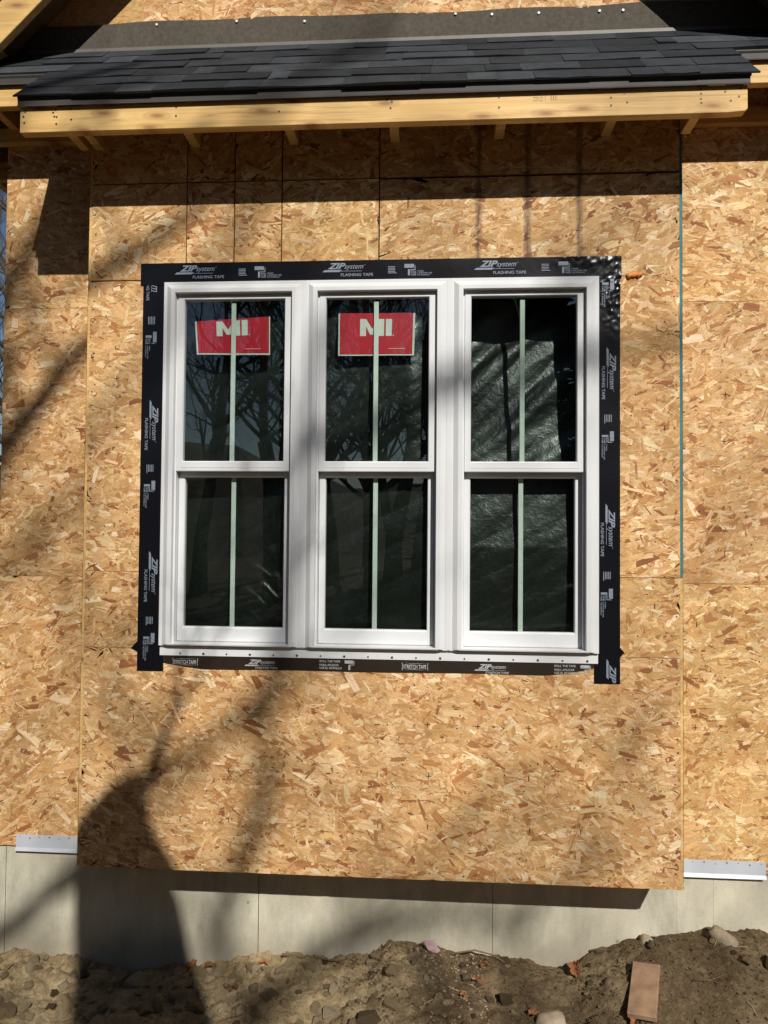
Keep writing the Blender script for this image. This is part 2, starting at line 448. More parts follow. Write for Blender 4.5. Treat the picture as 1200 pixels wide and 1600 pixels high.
# parts are modelled in scene coordinates; keep_at() hangs them on the house without moving them
def hang(o):
    o.parent = house
    o.matrix_parent_inverse = Matrix.Translation(-HO)
    return o

BAYL, BAYR, D = 0.0, 2.46, 0.25
F_, T_ = 0.0010, 0.0028
panels = []
def bay(x0, x1, z0, z1, gap, mat='osb', dens=1.0):
    p = osb_panel(None, x0, x1, z0, z1, 0.0, gap=gap, mat=mat, dens=dens); hang(p); panels.append(p); return p
# bottom sheet, side strips, head pieces
P_bottom = bay(0, 2.46, 0.0, 0.915, (0, 0, 0, F_))
P_l1 = bay(0, 0.34, 0.915, 1.236, (0, 0, F_, F_))
P_l2 = bay(0, 0.34, 1.236, 2.474, (0, 0, F_, T_))
P_r1 = bay(2.12, 2.46, 0.915, 1.236, (0, 0, F_, F_))
P_r2 = bay(2.12, 2.46, 1.236, 2.466, (0, 0, F_, T_))
xs = [0.0, 0.415, 0.621, 0.824, 1.236]
for a, b in zip(xs[:-1], xs[1:]):
    ga, gb = (0 if a == 0 else T_), T_
    bay(a, b, 2.474 if a == 0 else 2.452, 2.891, (ga, gb, T_, T_))
    bay(a, b, 2.891, 3.36, (ga, gb, T_, 0))
bay(1.236, 2.46, 2.452, 2.887, (T_, 0, T_, T_), mat='osb_stain')
bay(1.236, 2.46, 2.891, 3.36, (T_, 0, T_, 0), mat='osb_stain')
# bay cheeks (sheets whose edges show at the front) and bottom
for x, sgn in ((-0.011, -1), (2.471, 1)):
    for z0, z1 in ((0.0, 1.236), (1.236, 2.474), (2.474, 3.36)):
        if sgn > 0:   # outward face looks +X
            p = osb_panel(None, x, x+D, z0, z1, 0.0012, gap=(0, 0, F_, F_), turn=math.pi/2)
        else:
            p = osb_panel(None, x, x+D, z0, z1, D, gap=(0, 0, F_, F_), turn=-math.pi/2)
        hang(p)
e = MB(); e.box(2.4605, 2.4712, -0.0006, 0.0008, 1.238, 3.30); hang(e.build('edge_seal', M['teal']))
e = MB(); e.box(2.4605, 2.4708, -0.0004, 0.0008, 0.002, 1.234); hang(e.build('panel_edge', M['lumber']))
e = MB(); e.box(-0.0108, -0.0005, -0.0004, 0.0008, 0.002, 3.30); hang(e.build('panel_edge', M['lumber']))
hang(box('bay_floor', M['osbbase'], None, 0.0, 2.46, 0.0115, D, 0.002, 0.022))
# backing behind the sheets, coloured dark to stand in for shade in the gaps
fr = MB()
for d in ((0.005,0.33,0.0135,0.05,0.03,3.34), (2.13,2.455,0.0135,0.05,0.03,3.34), (0.335,2.125,0.0135,0.05,0.03,0.925), (0.335,2.125,0.0135,0.05,2.462,3.34)):
    fr = MB(); fr.box(*d); hang(fr.build('dark_backing', M['dark']))

# main wall either side of the bay
for x0, x1, dz in ((-0.533, -0.002, 0.0), (2.462, 3.02, 0.003)):
    for z0, z1 in ((-0.035, 1.196+dz), (1.196+dz, 2.437-2*dz), (2.437-2*dz, 3.62)):
        xx0, xx1 = (x0, x1+0.03) if x0 < 0 else (x0-0.03, x1)
        hang(osb_panel(None, xx0, xx1, z0, z1, D, gap=(0, 0, F_*0.8, F_*0.8)))
# thin teal edge lines at the sheet joints of the main wall
for x0, x1, z in ((2.475, 3.02, 1.199), (2.475, 3.02, 2.431), (-0.533, -0.014, 1.196), (-0.533, -0.014, 2.437)):
    hang(box('edge_seal', M['teal'], None, x0, x1, D+0.0005, D+0.004, z-0.0012, z+0.0012))
# gable field above the bay roof
def gz(x): return min(4.150+x, 6.641-x)
hang(osb_panel(None, 0.105, 2.40, 3.40, 4.20, D, gap=(T_, 0, 0, F_)))
hang(osb_panel(None, -0.40, 0.105, 3.40, 3.74, D, gap=(0, T_, 0, F_)))
hang(osb_panel(None, 2.40, 2.90, 3.40, 3.74, D, gap=(F_, 0, 0, F_)))
g = MB(); g.prism([(-0.53, 3.35), (3.02, 3.35), (3.02, gz(3.02)), (1.2455, gz(1.2455)), (-0.53, gz(-0.53))], 1, D+0.012, D+0.05)
hang(g.build('gable_wall', M['osbbase']))
# the rest of the shell
for d in ((-0.533, -0.50, D+0.012, 7.0, -0.03, 3.60), (2.99, 3.02, D+0.012, 7.0, -0.03, 3.60)): hang(box('side_wall', M['osbbase'], None, *d))
sw = MB(); sw.prism([(-0.50, -0.03), (2.989, -0.03), (2.989, 3.6), (1.2455, 5.34), (-0.50, 3.6)], 1, 6.97, 6.999); hang(sw.build('rear_wall', M['osbbase']))
hang(box('floor_deck', M['dark'], None, -0.50, 2.99, D+0.05, 6.97, -0.02, 0.01))
# behind the bay, dark room walls
for d in ((0.012, 2.448, 1.6, 1.63, 0.02, 3.3), (-0.50, -0.02, D+0.013, D+0.04, 0.0, 3.34), (2.475, 2.985, D+0.013, D+0.04, 0.0, 3.34)): hang(box('interior_wall', M['dark'], None, *d))

# ------------------------------------------------------------------ nailing marks and nails on the sheets
def plus(b, x, y, z, s=0.012, kind='+'):
    t = 0.0016
    if kind in '+-': b.box(x-s, x+s, y-0.0004, y, z-t, z+t)
    if kind in '+|': b.box(x-t, x+t, y-0.0005, y-0.0001, z-s, z+s)
mk = MB(); Y0 = -0.0019
for i, x in enumerate(np.arange(0.015, 2.45, 0.2055)):
    for z, ks in ((0.624, '-|++-+-+++-+'), (0.418, '--|+--|++|--'), (0.212, '  ||| || || ')):
        k = ks[i % 12]
        if k != ' ' and random.random() < 0.85: plus(mk, x+random.uniform(-.004, .004), Y0, z+random.uniform(-.003, .003), 0.011, k)
for x, z, k in ((0.122, 2.053, '+'), (0.126, 1.845, '+'), (0.122, 1.43, '|'), (2.40, 1.84, '|'), (2.38, 1.63, '-'), (2.36, 1.12, '|')): plus(mk, x, Y0, z, 0.011, k)
for z in np.arange(0.3, 3.0, 0.205):
    if not 2.4 < z < 2.5:
        plus(mk, 0.012, Y0, z, 0.006, '-'); 
for x, z, k in ((-0.135, 1.81, '+'), (-0.135, 1.60, '+'), (-0.14, 0.98, '-'), (-0.34, 1.61, '-'), (2.735, 2.021, '+'), (2.728, 1.816, '+'), (2.604, 0.789, '-'), (2.603, 0.578, '+'), (2.73, 2.237, '|'), (2.73, 1.33, '|'), (2.61, 1.02, '|')):
    plus(mk, x, D+Y0, z, 0.011, k)
tag(hang(mk.build('nailing_marks', M['ink'])), kind='stuff')
nl = MB()
for z in np.arange(0.05, 3.0, 0.075):
    for x in (0.018, 2.443):
        if random.random() < 0.75: nl.disc((x+random.uniform(-.006, .006), -0.0017, z+random.uniform(-.02, .02)), 0.0036, 6)
    for x in (-0.03, 2.50):
        if random.random() < 0.4: nl.disc((x+random.uniform(-.02, .01), D-0.0017, z), 0.0036, 6)
for x in np.arange(0.06, 2.44, 0.11):
    for z in (0.02, 0.893):
        if random.random() < 0.7: nl.disc((x+random.uniform(-.03, .03), -0.0017, z+random.uniform(-.006, .008)), 0.0036, 6)
for _ in range(150):
    x, z = random.uniform(0.03, 2.43), random.uniform(0.06, 0.85); nl.disc((x, -0.0017, z), random.uniform(.002, .0038), 6)
for _ in range(60):
    x, z = random.choice((random.uniform(0.02, 0.22), random.uniform(2.24, 2.44))), random.uniform(0.9, 2.8); nl.disc((x, -0.0017, z), random.uniform(.002, .0038), 6)
for _ in range(70):
    x, z = random.choice((random.uniform(-0.5, -0.1), random.uniform(2.5, 2.95))), random.uniform(0.05, 3.0); nl.disc((x, D-0.0017, z), random.uniform(.002, .004), 6)
tag(hang(nl.build('nail_heads', M['naild'])), kind='stuff')
import bmesh
for i, (x, z, r0) in enumerate(((2.262, 2.462, 0.014), (2.282, 2.464, 0.011), (2.298, 2.465, 0.013))):
    sb = MB(); bm = bmesh.new(); bmesh.ops.create_icosphere(bm, subdivisions=2, radius=r0)
    sb.add([(v.co.x*1.15+x, v.co.y*0.7-0.006, v.co.z*0.8+z+0.004*math.sin(v.co.x*300)) for v in bm.verts], [[v.index for v in f.verts] for f in bm.faces]); bm.free()
    hang(sb.build('sealant_blob', M['sealant'], smooth=True))

# ------------------------------------------------------------------ foundation
fd = MB(); fd.box(-0.533, 3.02, 0.262, 0.50, -1.3, -0.02)
fnd = hang(fd.build('foundation_wall', M['concrete']))
for i, x in enumerate((-0.475, -0.221, 0.32, 0.701, 1.315, 1.616, 1.74, 2.53, 2.683)):
    t_ = 0.0014 if i % 2 else 0.0009
    c = box('form_seam', M['concrete'] if i % 3 else M['drip'], None, x-t_, x+t_, 0.2608, 0.263, -0.75, -0.03)
    c.parent = fnd; c.matrix_parent_inverse = fnd.matrix_world.inverted() if False else Matrix.Identity(4)
for x0, x1, x2 in ((-0.422, -0.0135, 0), (2.475, 2.895, 1)):
    st = MB(); zt = 0.017
    st.prism([(0.2465, zt), (0.2480, zt), (0.2480, -0.040), (0.2400, -0.0555), (0.2385, -0.0545), (0.2465, -0.040)], 0, x0, x1)
    so_ = hang(st.build('starter_strip', M['strip']))
    h = MB()
    for k in range(9):
        h.disc((x0+0.02+k*(x1-x0-0.04)/8, 0.2464, zt-0.009-0.006*(k % 3 == 1)), 0.0034 if k % 2 else 0.0022, 6)
    tag(h.build('nail_heads', M['naild'], so_), kind='stuff')

# ------------------------------------------------------------------ windows
def ring(x0, x1, z0, z1, prof, sl=1.0, sr=1.0, st=1.0, sbm=1.0):
    """mitred rectangular frame; prof = (inset, y) points from outside in"""
    b = MB(); n = len(prof); vs = []
    for (cx, cz, dx, dz) in ((x0, z0, sl, sbm), (x1, z0, -sr, sbm), (x1, z1, -sr, -st), (x0, z1, sl, -st)):
        for t, y in prof: vs.append((cx+dx*t, y, cz+dz*t))
    fs = []
    for k in range(4):
        k2 = (k+1) % 4
        for i in range(n):
            i2 = (i+1) % n
            fs.append((k*n+i, k2*n+i, k2*n+i2, k*n+i2))
    b.add(vs, fs); return b
UW = 0.6033
for u in range(3):
    x0 = 0.327 + u*UW + 0.0006; x1 = 0.327 + (u+1)*UW - 0.0006
    z0, z1 = 0.930, 2.459
    prof = [(0, 0.085), (0, -0.017), (0.002, -0.019), (0.015, -0.019), (0.034, -0.031), (0.036, -0.0315), (0.0515, -0.0315), (0.053, -0.030), (0.053, -0.004), (0.060, -0.004), (0.060, 0.085)]
    win = hang(ring(x0, x1, z0, z1, prof, st=0.93, sbm=0.20).build('window', M['vinyl']))
    win['label'] = ('left window unit with a red card behind its upper pane', 'middle window unit with a red card behind its upper pane', 'right window unit with bare black film behind its panes')[u]
    def sub(o):
        o.parent = win; o.matrix_parent_inverse = Matrix.Identity(4); return o
    # upper sash
    sx0, sx1 = x0+0.0605, x1-0.0605
    sash = [(0, 0.020), (0, -0.0075), (0.0015, -0.009), (0.0235, -0.009), (0.0265, -0.004), (0.0265, 0.020)]
    s1 = MB()
    rb = ring(sx0, sx1, 1.660, 2.4005, sash, st=0.55, sbm=1.62); s1.add(rb.v, rb.f)
    s1.box(sx0+0.02, sx1-0.02, -0.0102, -0.0088, 1.676, 1.6785)
    sub(s1.build('sash', M['vinyl']))
    gx0, gx1 = sx0+0.0258, sx1-0.0258
    sub(box('pane', M['glass'], None, gx0, gx1, 0.001, 0.005, 1.7025, 2.3862))
    xb = (0.621, 1.2265, 1.831)[u]
    sub(box('grille_bar', M['bar'], None, xb-0.0100, xb+0.0100, 0.0085, 0.0135, 1.690, 2.374, bevel=0.0015))
    # lower sash sits one track further in
    s2 = MB()
    rb = ring(x0+0.0615, x1-0.0615, 0.9435, 1.690, [(a, y+0.037) for a, y in sash], st=2.0, sbm=2.33); s2.add(rb.v, rb.f)
    sub(s2.build('sash', M['vinyl']))
    sub(box('pane', M['glass'], None, x0+0.087, x1-0.087, 0.038, 0.042, 1.004, 1.638))
    sub(box('grille_bar', M['bar'], None, xb-0.0100, xb+0.0100, 0.0455, 0.0505, 0.99, 1.650, bevel=0.0015))
    # track covers: sloping sill, tilt latches
    sl_ = MB(); sl_.prism([(-0.0300, 0.9415), (0.085, 0.9415), (0.085, 0.9365), (-0.030, 0.9345)], 0, x0+0.04, x1-0.04)
    sub(sl_.build('sill', M['vinyl']))
    lt = MB(); lt.box(x0+0.064, x0+0.082, 0.0265, 0.029, 0.946, 0.955); sub(lt.build('latch', M['vinyl']))
for xm in (0.327+UW, 0.327+2*UW):
    hang(box('mullion_cover', M['vinyl'], None, xm-0.0125, xm+0.0125, -0.0205, -0.0165, 0.9335, 2.4555))
# nailing fin along the bottom
fin = MB(); fin.box(0.330, 2.135, -0.0065, -0.0042, 0.888, 0.9325)
fin = hang(fin.build('nailing_fin', M['vinyl']))
h = MB()
for k, x in enumerate(np.arange(0.418, 2.12, 0.0985)): h.disc((x, -0.0066, 0.897), 0.0052 if k % 2 else 0.0038, 8, h=0.0012)
tag(h.build('screw_heads', M['naild'], fin), kind='stuff')

# ------------------------------------------------------------------ tape with its printing
def text_arr(s, shear=0.0, bold=0.0, space=1.0):
    cu = bpy.data.curves.new('t', 'FONT'); cu.body = s; cu.shear = shear; cu.offset = bold; cu.space_character = space; cu.resolution_u = 3
    ob = bpy.data.objects.new('t', cu); col.objects.link(ob)
    dg = bpy.context.evaluated_depsgraph_get()
    me = bpy.data.meshes.new_from_object(ob.evaluated_get(dg))
    v = np.array([q.co[:2] for q in me.vertices]); f = [tuple(p.vertices) for p in me.polygons]
    bpy.data.objects.remove(ob); bpy.data.curves.remove(cu); bpy.data.meshes.remove(me)
    v -= v.min(0); return v / v.max(0), f
TXT = {}
def text(b, key, T, x, z, w, h, y, **kw):
    """put text in the box (x,z,w,h) of tape space; T maps tape space to the wall"""
    k = (key, tuple(sorted(kw.items())))
    if k not in TXT: TXT[k] = text_arr(key, **kw)
    v, f = TXT[k]
    b.add([(*T(x+p[0]*w, z+p[1]*h), y) for p in v], f)
def quad(b, T, pts, y): b.add([(*T(*p), y) for p in pts], [tuple(range(len(pts)))])
def to_wall(b):   # tuples (X, Z, y) -> (X, y, Z)
    b.v = [(p[0], p[2], p[1]) for p in b.v]
def zip_block(b, T, x, y, part=1.0, roller=True, lines=True, logo=True):
    """one repeat of the flashing tape print, origin at the logo's left end; tape is 95 mm, print centred on z=0"""
    if logo:
        quad(b, T, [(x, -0.0075), (x+0.010, 0.001), (x+0.082, 0.001), (x+0.078, -0.0035), (x+0.074, -0.0075)], y)
        if part >= 0.5: quad(b, T, [(x+0.074, -0.0048), (x+0.165, -0.0048), (x+0.166, -0.0032), (x+0.074, -0.0032)], y)
        text(b, 'ZIP', T, x+0.022, 0.0045, 0.075, 0.026, y, shear=0.35, bold=0.035)
    if logo and part >= 0.5:
        text(b, 'system', T, x+0.092, -0.0015, 0.080, 0.024, y, shear=0.35, bold=0.004)
        text(b, 'TM', T, x+0.174, 0.019, 0.007, 0.004, y)
        text(b, 'FLASHING TAPE', T, x+0.078, -0.026, 0.135, 0.0125, y, bold=0.012)
    if part < 0.8: return
    if lines:
        for k in range(5): quad(b, T, [(x+0.275, 0.010-k*0.0065), (x+0.305+0.006*(k == 4), 0.010-k*0.0065), (x+0.305+0.006*(k == 4), 0.013-k*0.0065), (x+0.275, 0.013-k*0.0065)], y)
    if roller:
        X = x+0.343
        quad(b, T, [(X, 0.006), (X+0.040, 0.006), (X+0.040, 0.022), (X, 0.022)], y)
        for q in (((X+0.043, 0.000), (X+0.046, 0.000), (X+0.046, 0.016), (X+0.043, 0.016)), ((X+0.022, -0.003), (X+0.046, -0.003), (X+0.046, 0.000), (X+0.022, 0.000)), ((X+0.015, -0.026), (X+0.024, -0.026), (X+0.024, 0.000), (X+0.015, 0.000))): quad(b, T, q, y)
        for k, s_ in enumerate(('ROLL', 'THE', 'TAPE')): text(b, s_, T, X+0.027, -0.011-k*0.008, 0.022, 0.006, y, bold=0.03)
        quad(b, T, [(X+0.054, -0.027), (X+0.0552, -0.027), (X+0.0552, -0.004), (X+0.054, -0.004)], y)
        for k, (s_, w) in enumerate((('PARA', 0.022), ('APLICAR USE', 0.056), ('EL RODILLO', 0.048))): text(b, s_, T, X+0.059, -0.011-k*0.008, w, 0.0055, y, bold=0.02)

def tape_sheet(x0, x1, z0, z1, wr, seed, res=0.008, y=-0.0038):
    """thin film over the sheathing; wr(x,z) is the wrinkle height"""
    nx, nz = max(2, int((x1-x0)/res)), max(2, int((z1-z0)/res))
    X, Z = np.meshgrid(np.linspace(x0, x1, nx), np.linspace(z0, z1, nz))
    W = wr(X, Z)
    b = MB(); b.v = [(a, y-c, d) for a, d, c in zip(X.ravel(), Z.ravel(), W.ravel())]
    b.f = [(j*nx+i, j*nx+i+1, (j+1)*nx+i+1, (j+1)*nx+i) for j in range(nz-1) for i in range(nx-1)]
    return b
def crumple(X, Z):   # the loose top right corner
    k = np.exp(-(((X-2.20)/0.055)**2 + ((Z-2.40)/0.13)**2)) + 0.7*np.exp(-(((X-2.1)/0.10)**2 + ((Z-2.53)/0.03)**2))
    u = X*0.75+Z*0.66; v = Z*0.75-X*0.66
    n = (1-np.abs(vnoise(u*26+3, v*75, 41)))**4 + 0.7*(1-np.abs(vnoise(u*60, v*34+9, 42)))**4 + 0.3*(1-np.abs(vnoise(u*110, v*90, 43)))**3
    return k*n*0.0062
low = lambda X, Z: 0.0005*np.sin(X*23+Z*9) + 0.0005*np.sin(Z*31-X*5)
def flatten_edge(b, thick=0.0012): return b
# side tapes first, the head tape laps over them
tl = tape_sheet(0.232, 0.345, 0.820, 2.50, low, 1, 0.012)
tl = hang(tl.build('flashing_tape', M['tape'], smooth=True))
lp = MB(); Tl = lambda a, z: (0.285+z, -a)   # reading downwards
for a in (2.452-0.63-0.015, ):
    pass
WHAT = (dict(roller=False, lines=False), dict(logo=False, roller=False), dict(logo=False, lines=False))
def down(b, x, zs, y, **kw):
    T = lambda a, z: (x + z, zs - a)
    zip_block(b, T, 0.0, y, **kw)
yP = -0.0053
lt2 = MB()
for a_ in ((0.276, 1.962), (0.284, 1.322)):
    for w_ in WHAT: lt2 = MB(); down(lt2, *a_, yP, **w_); to_wall(lt2); lt2.build('lettering', M['print'], tl)
lt2 = MB()
# the tail of the first repeat under the head tape
T = lambda a, z: (0.272+z, 2.602-a)
text(lt2, 'm', T, 0.150, -0.0015, 0.030, 0.022, yP, shear=0.35); text(lt2, 'NG TAPE', T, 0.148, -0.026, 0.068, 0.0125, yP, bold=0.012)
quad(lt2, T, [(0.148, -0.0048), (0.180, -0.0048), (0.180, -0.0032), (0.148, -0.0032)], yP)
to_wall(lt2); lt2.build('lettering', M['print'], tl); lt2 = MB()
for k in range(5): quad(lt2, T, [(0.285, 0.010-k*0.0065), (0.318, 0.010-k*0.0065), (0.318, 0.013-k*0.0065), (0.285, 0.013-k*0.0065)], yP)
to_wall(lt2); lt2.build('lettering', M['print'], tl); lt2 = MB()
X = 0.350
for q in (((X, 0.006), (X+0.045, 0.006), (X+0.045, 0.022), (X, 0.022)), ((X+0.048, 0.0), (X+0.051, 0.0), (X+0.051, 0.016), (X+0.048, 0.016)), ((X+0.015, -0.026), (X+0.026, -0.026), (X+0.026, 0.000), (X+0.015, 0.000))): quad(lt2, T, q, yP)
for k, s_ in enumerate(('ROLL', 'THE', 'TAPE')): text(lt2, s_, T, X+0.029, -0.011-k*0.008, 0.024, 0.006, yP, bold=0.03)
for k, (s_, w) in enumerate((('PARA', 0.022), ('APLICAR USE', 0.056), ('EL RODILLO', 0.048))): text(lt2, s_, T, X+0.060, -0.011-k*0.008, w, 0.0055, yP, bold=0.02)
to_wall(lt2); lt2.build('lettering', M['print'], tl)
tr_ = tape_sheet(2.120, 2.223, 0.808, 2.52, lambda X, Z: low(X, Z)+crumple(X, Z), 2, 0.006)
tr_ = hang(tr_.build('flashing_tape', M['tape'], smooth=True))
rt2 = MB()
for a_ in ((2.176, 2.170, 1), (2.172, 1.533, 1), (2.176, 0.908, 0.3)):
    for w_ in WHAT[:3 if a_[2] == 1 else 1]: rt2 = MB(); down(rt2, a_[0], a_[1], yP, part=a_[2], **w_); to_wall(rt2); rt2.build('lettering', M['print'], tr_)
rt2 = MB()
T = lambda a, z: (2.176+z, 2.170+0.63-a)
X = 0.350
for q in (((X, 0.006), (X+0.045, 0.006), (X+0.045, 0.022), (X, 0.022)), ((X+0.048, 0.0), (X+0.051, 0.0), (X+0.051, 0.016), (X+0.048, 0.016)), ((X+0.015, -0.026), (X+0.026, -0.026), (X+0.026, 0.000), (X+0.015, 0.000))): quad(rt2, T, q, yP-0.004)
for k, s_ in enumerate(('ROLL', 'THE', 'TAPE')): text(rt2, s_, T, X+0.029, -0.011-k*0.008, 0.024, 0.006, yP-0.004, bold=0.03)
for k, (s_, w) in enumerate((('PARA', 0.022), ('APLICAR USE', 0.056), ('EL RODILLO', 0.048))): text(rt2, s_, T, X+0.060, -0.011-k*0.008, w, 0.0055, yP-0.003, bold=0.02)
to_wall(rt2); rt2.build('lettering', M['print'], tr_)
tt = tape_sheet(0.221, 2.228, 2.452, 2.5445, lambda X, Z: low(X, Z)+crumple(X, Z)+0.0025, 3, 0.007)
tt = hang(tt.build('flashing_tape', M['tape'], smooth=True))
lp = MB()
for x in (0.369, 1.0, 1.631):
    for w_ in WHAT: lp = MB(); zip_block(lp, (lambda a, z: (a, 2.5045+z-0.002)), x, -0.0078, **w_); to_wall(lp); lp.build('lettering', M['print'], tt)
# curved brown stretch tape under the sill
b = MB(); n = 60; rows = 5
def zb(x):
    u = (x-0.329)/(2.135-0.329); return 0.832 + 0.026*max(0, 1-u/0.12)**1.5 + 0.006*u + 0.034*max(0, (u-0.88)/0.12)**1.5 + 0.0012*math.sin(x*9)
for j in range(rows):
    for i in range(n+1):
        x = 0.329+(2.138-0.329)*i/n; z = zb(x)+(0.895-zb(x))*j/(rows-1)
        b.v.append((x, -0.0034-0.0003*math.sin(x*40+j), z))
b.f = [(j*(n+1)+i, j*(n+1)+i+1, (j+1)*(n+1)+i+1, (j+1)*(n+1)+i) for j in range(rows-1) for i in range(n)]
stt = hang(b.build('stretch_tape', M['stretch'], smooth=True))
lp = MB(); T = lambda a, z: (a, z); yS = -0.0042
def put():
    to_wall(lp); lp.build('lettering', M['printw'], stt)
for x in (0.385, 1.345):
    lp = MB(); text(lp, 'STRETCH TAPE', T, x+0.006, 0.852, 0.094, 0.017, yS, bold=0.02)
    for q in (((x, 0.846), (x+0.002, 0.846), (x+0.004, 0.862), (x+0.002, 0.876), (x, 0.876), (x+0.002, 0.862)), ((x+0.106, 0.846), (x+0.108, 0.846), (x+0.106, 0.862), (x+0.108, 0.876), (x+0.106, 0.876), (x+0.104, 0.862)), ((x+0.004, 0.847), (x+0.05, 0.850), (x+0.104, 0.847), (x+0.05, 0.8485)), ((x+0.004, 0.876), (x+0.05, 0.8725), (x+0.104, 0.876), (x+0.05, 0.874))): quad(lp, T, q, yS)
    put()
for x in (0.690, 1.640):
    lp = MB(); quad(lp, T, [(x, 0.850), (x+0.006, 0.8555), (x+0.060, 0.8555), (x+0.056, 0.850)], yS); quad(lp, T, [(x+0.05, 0.8515), (x+0.128, 0.8515), (x+0.128, 0.8525), (x+0.05, 0.8525)], yS)
    text(lp, 'ZIP', T, x+0.016, 0.858, 0.055, 0.019, yS, shear=0.35, bold=0.035); text(lp, 'system', T, x+0.067, 0.854, 0.060, 0.018, yS, shear=0.35)
    text(lp, 'STRETCH TAPE', T, x+0.046, 0.8385, 0.094, 0.0085, yS, bold=0.015); put()
for x in (1.005, 1.962):
    lp = MB()
    for k, (s_, w) in enumerate((('ROLL THE TAPE', 0.085), ('PARA APLICAR', 0.080), ('USE EL RODILLO', 0.092))): text(lp, s_, T, x, 0.872-k*0.0125-0.003*(k > 0), w, 0.0085, yS, bold=0.02)
    for q in (((x+0.104, 0.868), (x+0.140, 0.868), (x+0.140, 0.881), (x+0.104, 0.881)), ((x+0.1415, 0.862), (x+0.144, 0.862), (x+0.144, 0.878), (x+0.1415, 0.878)), ((x+0.122, 0.861), (x+0.144, 0.861), (x+0.144, 0.8635), (x+0.122, 0.8635)), ((x+0.120, 0.842), (x+0.128, 0.842), (x+0.128, 0.862), (x+0.120, 0.862))): quad(lp, T, q, yS)
    put()
# small folded tape ears at both lower corners
for pts in (((0.205, 0.915), (0.234, 0.945), (0.234, 0.900)), ((2.222, 0.955), (2.240, 0.933), (2.222, 0.915))):
    b = MB(); b.prism(list(pts), 1, -0.0052, -0.0034); hang(b.build('tape_ear', M['tape']))

# ------------------------------------------------------------------ pent roof over the bay
RS = 1.0
def deck_z(y): return 3.128 + RS*(y+0.245)
def prism_x(name, poly, x0, x1, mat, parent=None, bevel=0.0):
    b = MB(); b.prism(poly, 0, x0, x1); return b.build(name, mat, parent, bevel)
dk = MB()
dk.prism([(-0.249, deck_z(-0.249)), (-0.249, deck_z(-0.249)+0.016), (-0.001, deck_z(-0.001)+0.016), (-0.001, deck_z(-0.001))], 0, -0.19, 2.645)
dk2 = MB(); dk2.prism([(-0.0008, deck_z(-0.0008)), (-0.0008, deck_z(-0.0008)+0.016), (0.249, deck_z(0.249)+0.016), (0.249, deck_z(0.249))], 0, -0.74, 3.23)
roof = hang(dk.build('pent_roof', M['deck']))
hang(dk2.build('roof_deck', M['deck']))
def hp(o, p):
    o.parent = p; o.matrix_parent_inverse = Matrix.Identity(4); return o
S2 = math.sqrt(0.5)
TONES = [(0.026,0.028,0.031), (0.032,0.035,0.039), (0.040,0.044,0.049), (0.052,0.057,0.062), (0.023,0.025,0.028), (0.035,0.038,0.043)]
def shingle(x0, x1, t0, t1, lift, tone, sk0, sk1):
    """one tab; t runs up the slope from the eave at y=-0.268"""
    def P(x, t, n):
        return (x, -0.268 + t*S2 - n*S2, deck_z(-0.268)+0.0165 + t*S2 + n*S2)
    lo = 0.0065 + lift
    w = [random.uniform(-.002, .003) for _ in range(3)]; dt = random.uniform(-.004, .004)
    xm = (x0+x1)/2
    v = [P(x0, t0+dt, 0.0008), P(xm, t0+dt, 0.0008), P(x1, t0+dt, 0.0008), P(x1+sk1, t1, 0.0004), P(x0+sk0, t1, 0.0004),
         P(x0, t0+dt, lo+w[0]), P(xm, t0+dt, lo+w[1]), P(x1, t0+dt, lo+w[2]), P(x1+sk1, t1, 0.0045), P(x0+sk0, t1, 0.0045)]
    b = MB(); b.add(v, [(0,4,3,2,1), (5,6,7,8,9), (0,1,6,5), (1,2,7,6), (2,3,8,7), (3,4,9,8), (4,0,5,9)])
    o = hp(b.build('shingle', M['shingle']), roof); o.color = (*tone, 1); return o
EXPO = 0.1215
for c in range(7):
    t0 = c*EXPO; t1 = min(t0+EXPO+0.025, 0.742)
    if t1-t0 < 0.015: continue
    y = -0.268 + t0*S2
    spans = [(-0.205, 2.668)] if y < -0.045 else [(-0.765, 3.26)]
    if c == 3: spans = [(-0.765, 3.26)]
    for a, bnd in spans:
        x = a; prev = None
        while x < bnd-0.02:
            w = random.choice((random.uniform(0.07, 0.16), random.uniform(0.16, 0.30), random.uniform(0.2, 0.34)))
            x2 = bnd if x+w > bnd-0.07 else x+w
            sk = random.uniform(-0.012, 0.012)
            tone = random.choice(TONES); k = random.uniform(0.85, 1.15)
            shingle(x+0.0006, x2-0.0006, t0, t1, random.choice((0.0, 0.0035))+random.uniform(0, .001), tuple(q*k for q in tone), 0, 0)
            x = x2
# starter course so the first row of the side roofs has a straight edge over its drip edge
def drip(x0, x1, yf, name='drip_edge'):
    zf = deck_z(yf)+0.016
    poly = [(yf+0.03, zf+0.0305), (yf-0.010, zf-0.0095), (yf-0.0105, zf-0.014), (yf-0.006, zf-0.022), (yf-0.006, zf-0.043), (yf-0.012, zf-0.052), (yf-0.0108, zf-0.0525), (yf-0.0045, zf-0.0435), (yf-0.0045, zf-0.0215), (yf-0.009, zf-0.0135), (yf-0.0085, zf-0.0100), (yf+0.03, zf+0.0290)]
    b = MB(); b.prism(poly, 0, x0, x1); return hp(b.build(name, M['drip']), roof)
drip(-0.192, 2.638, -0.249)
drip(-0.77, -0.206, -0.004); drip(2.67, 3.26, -0.004)
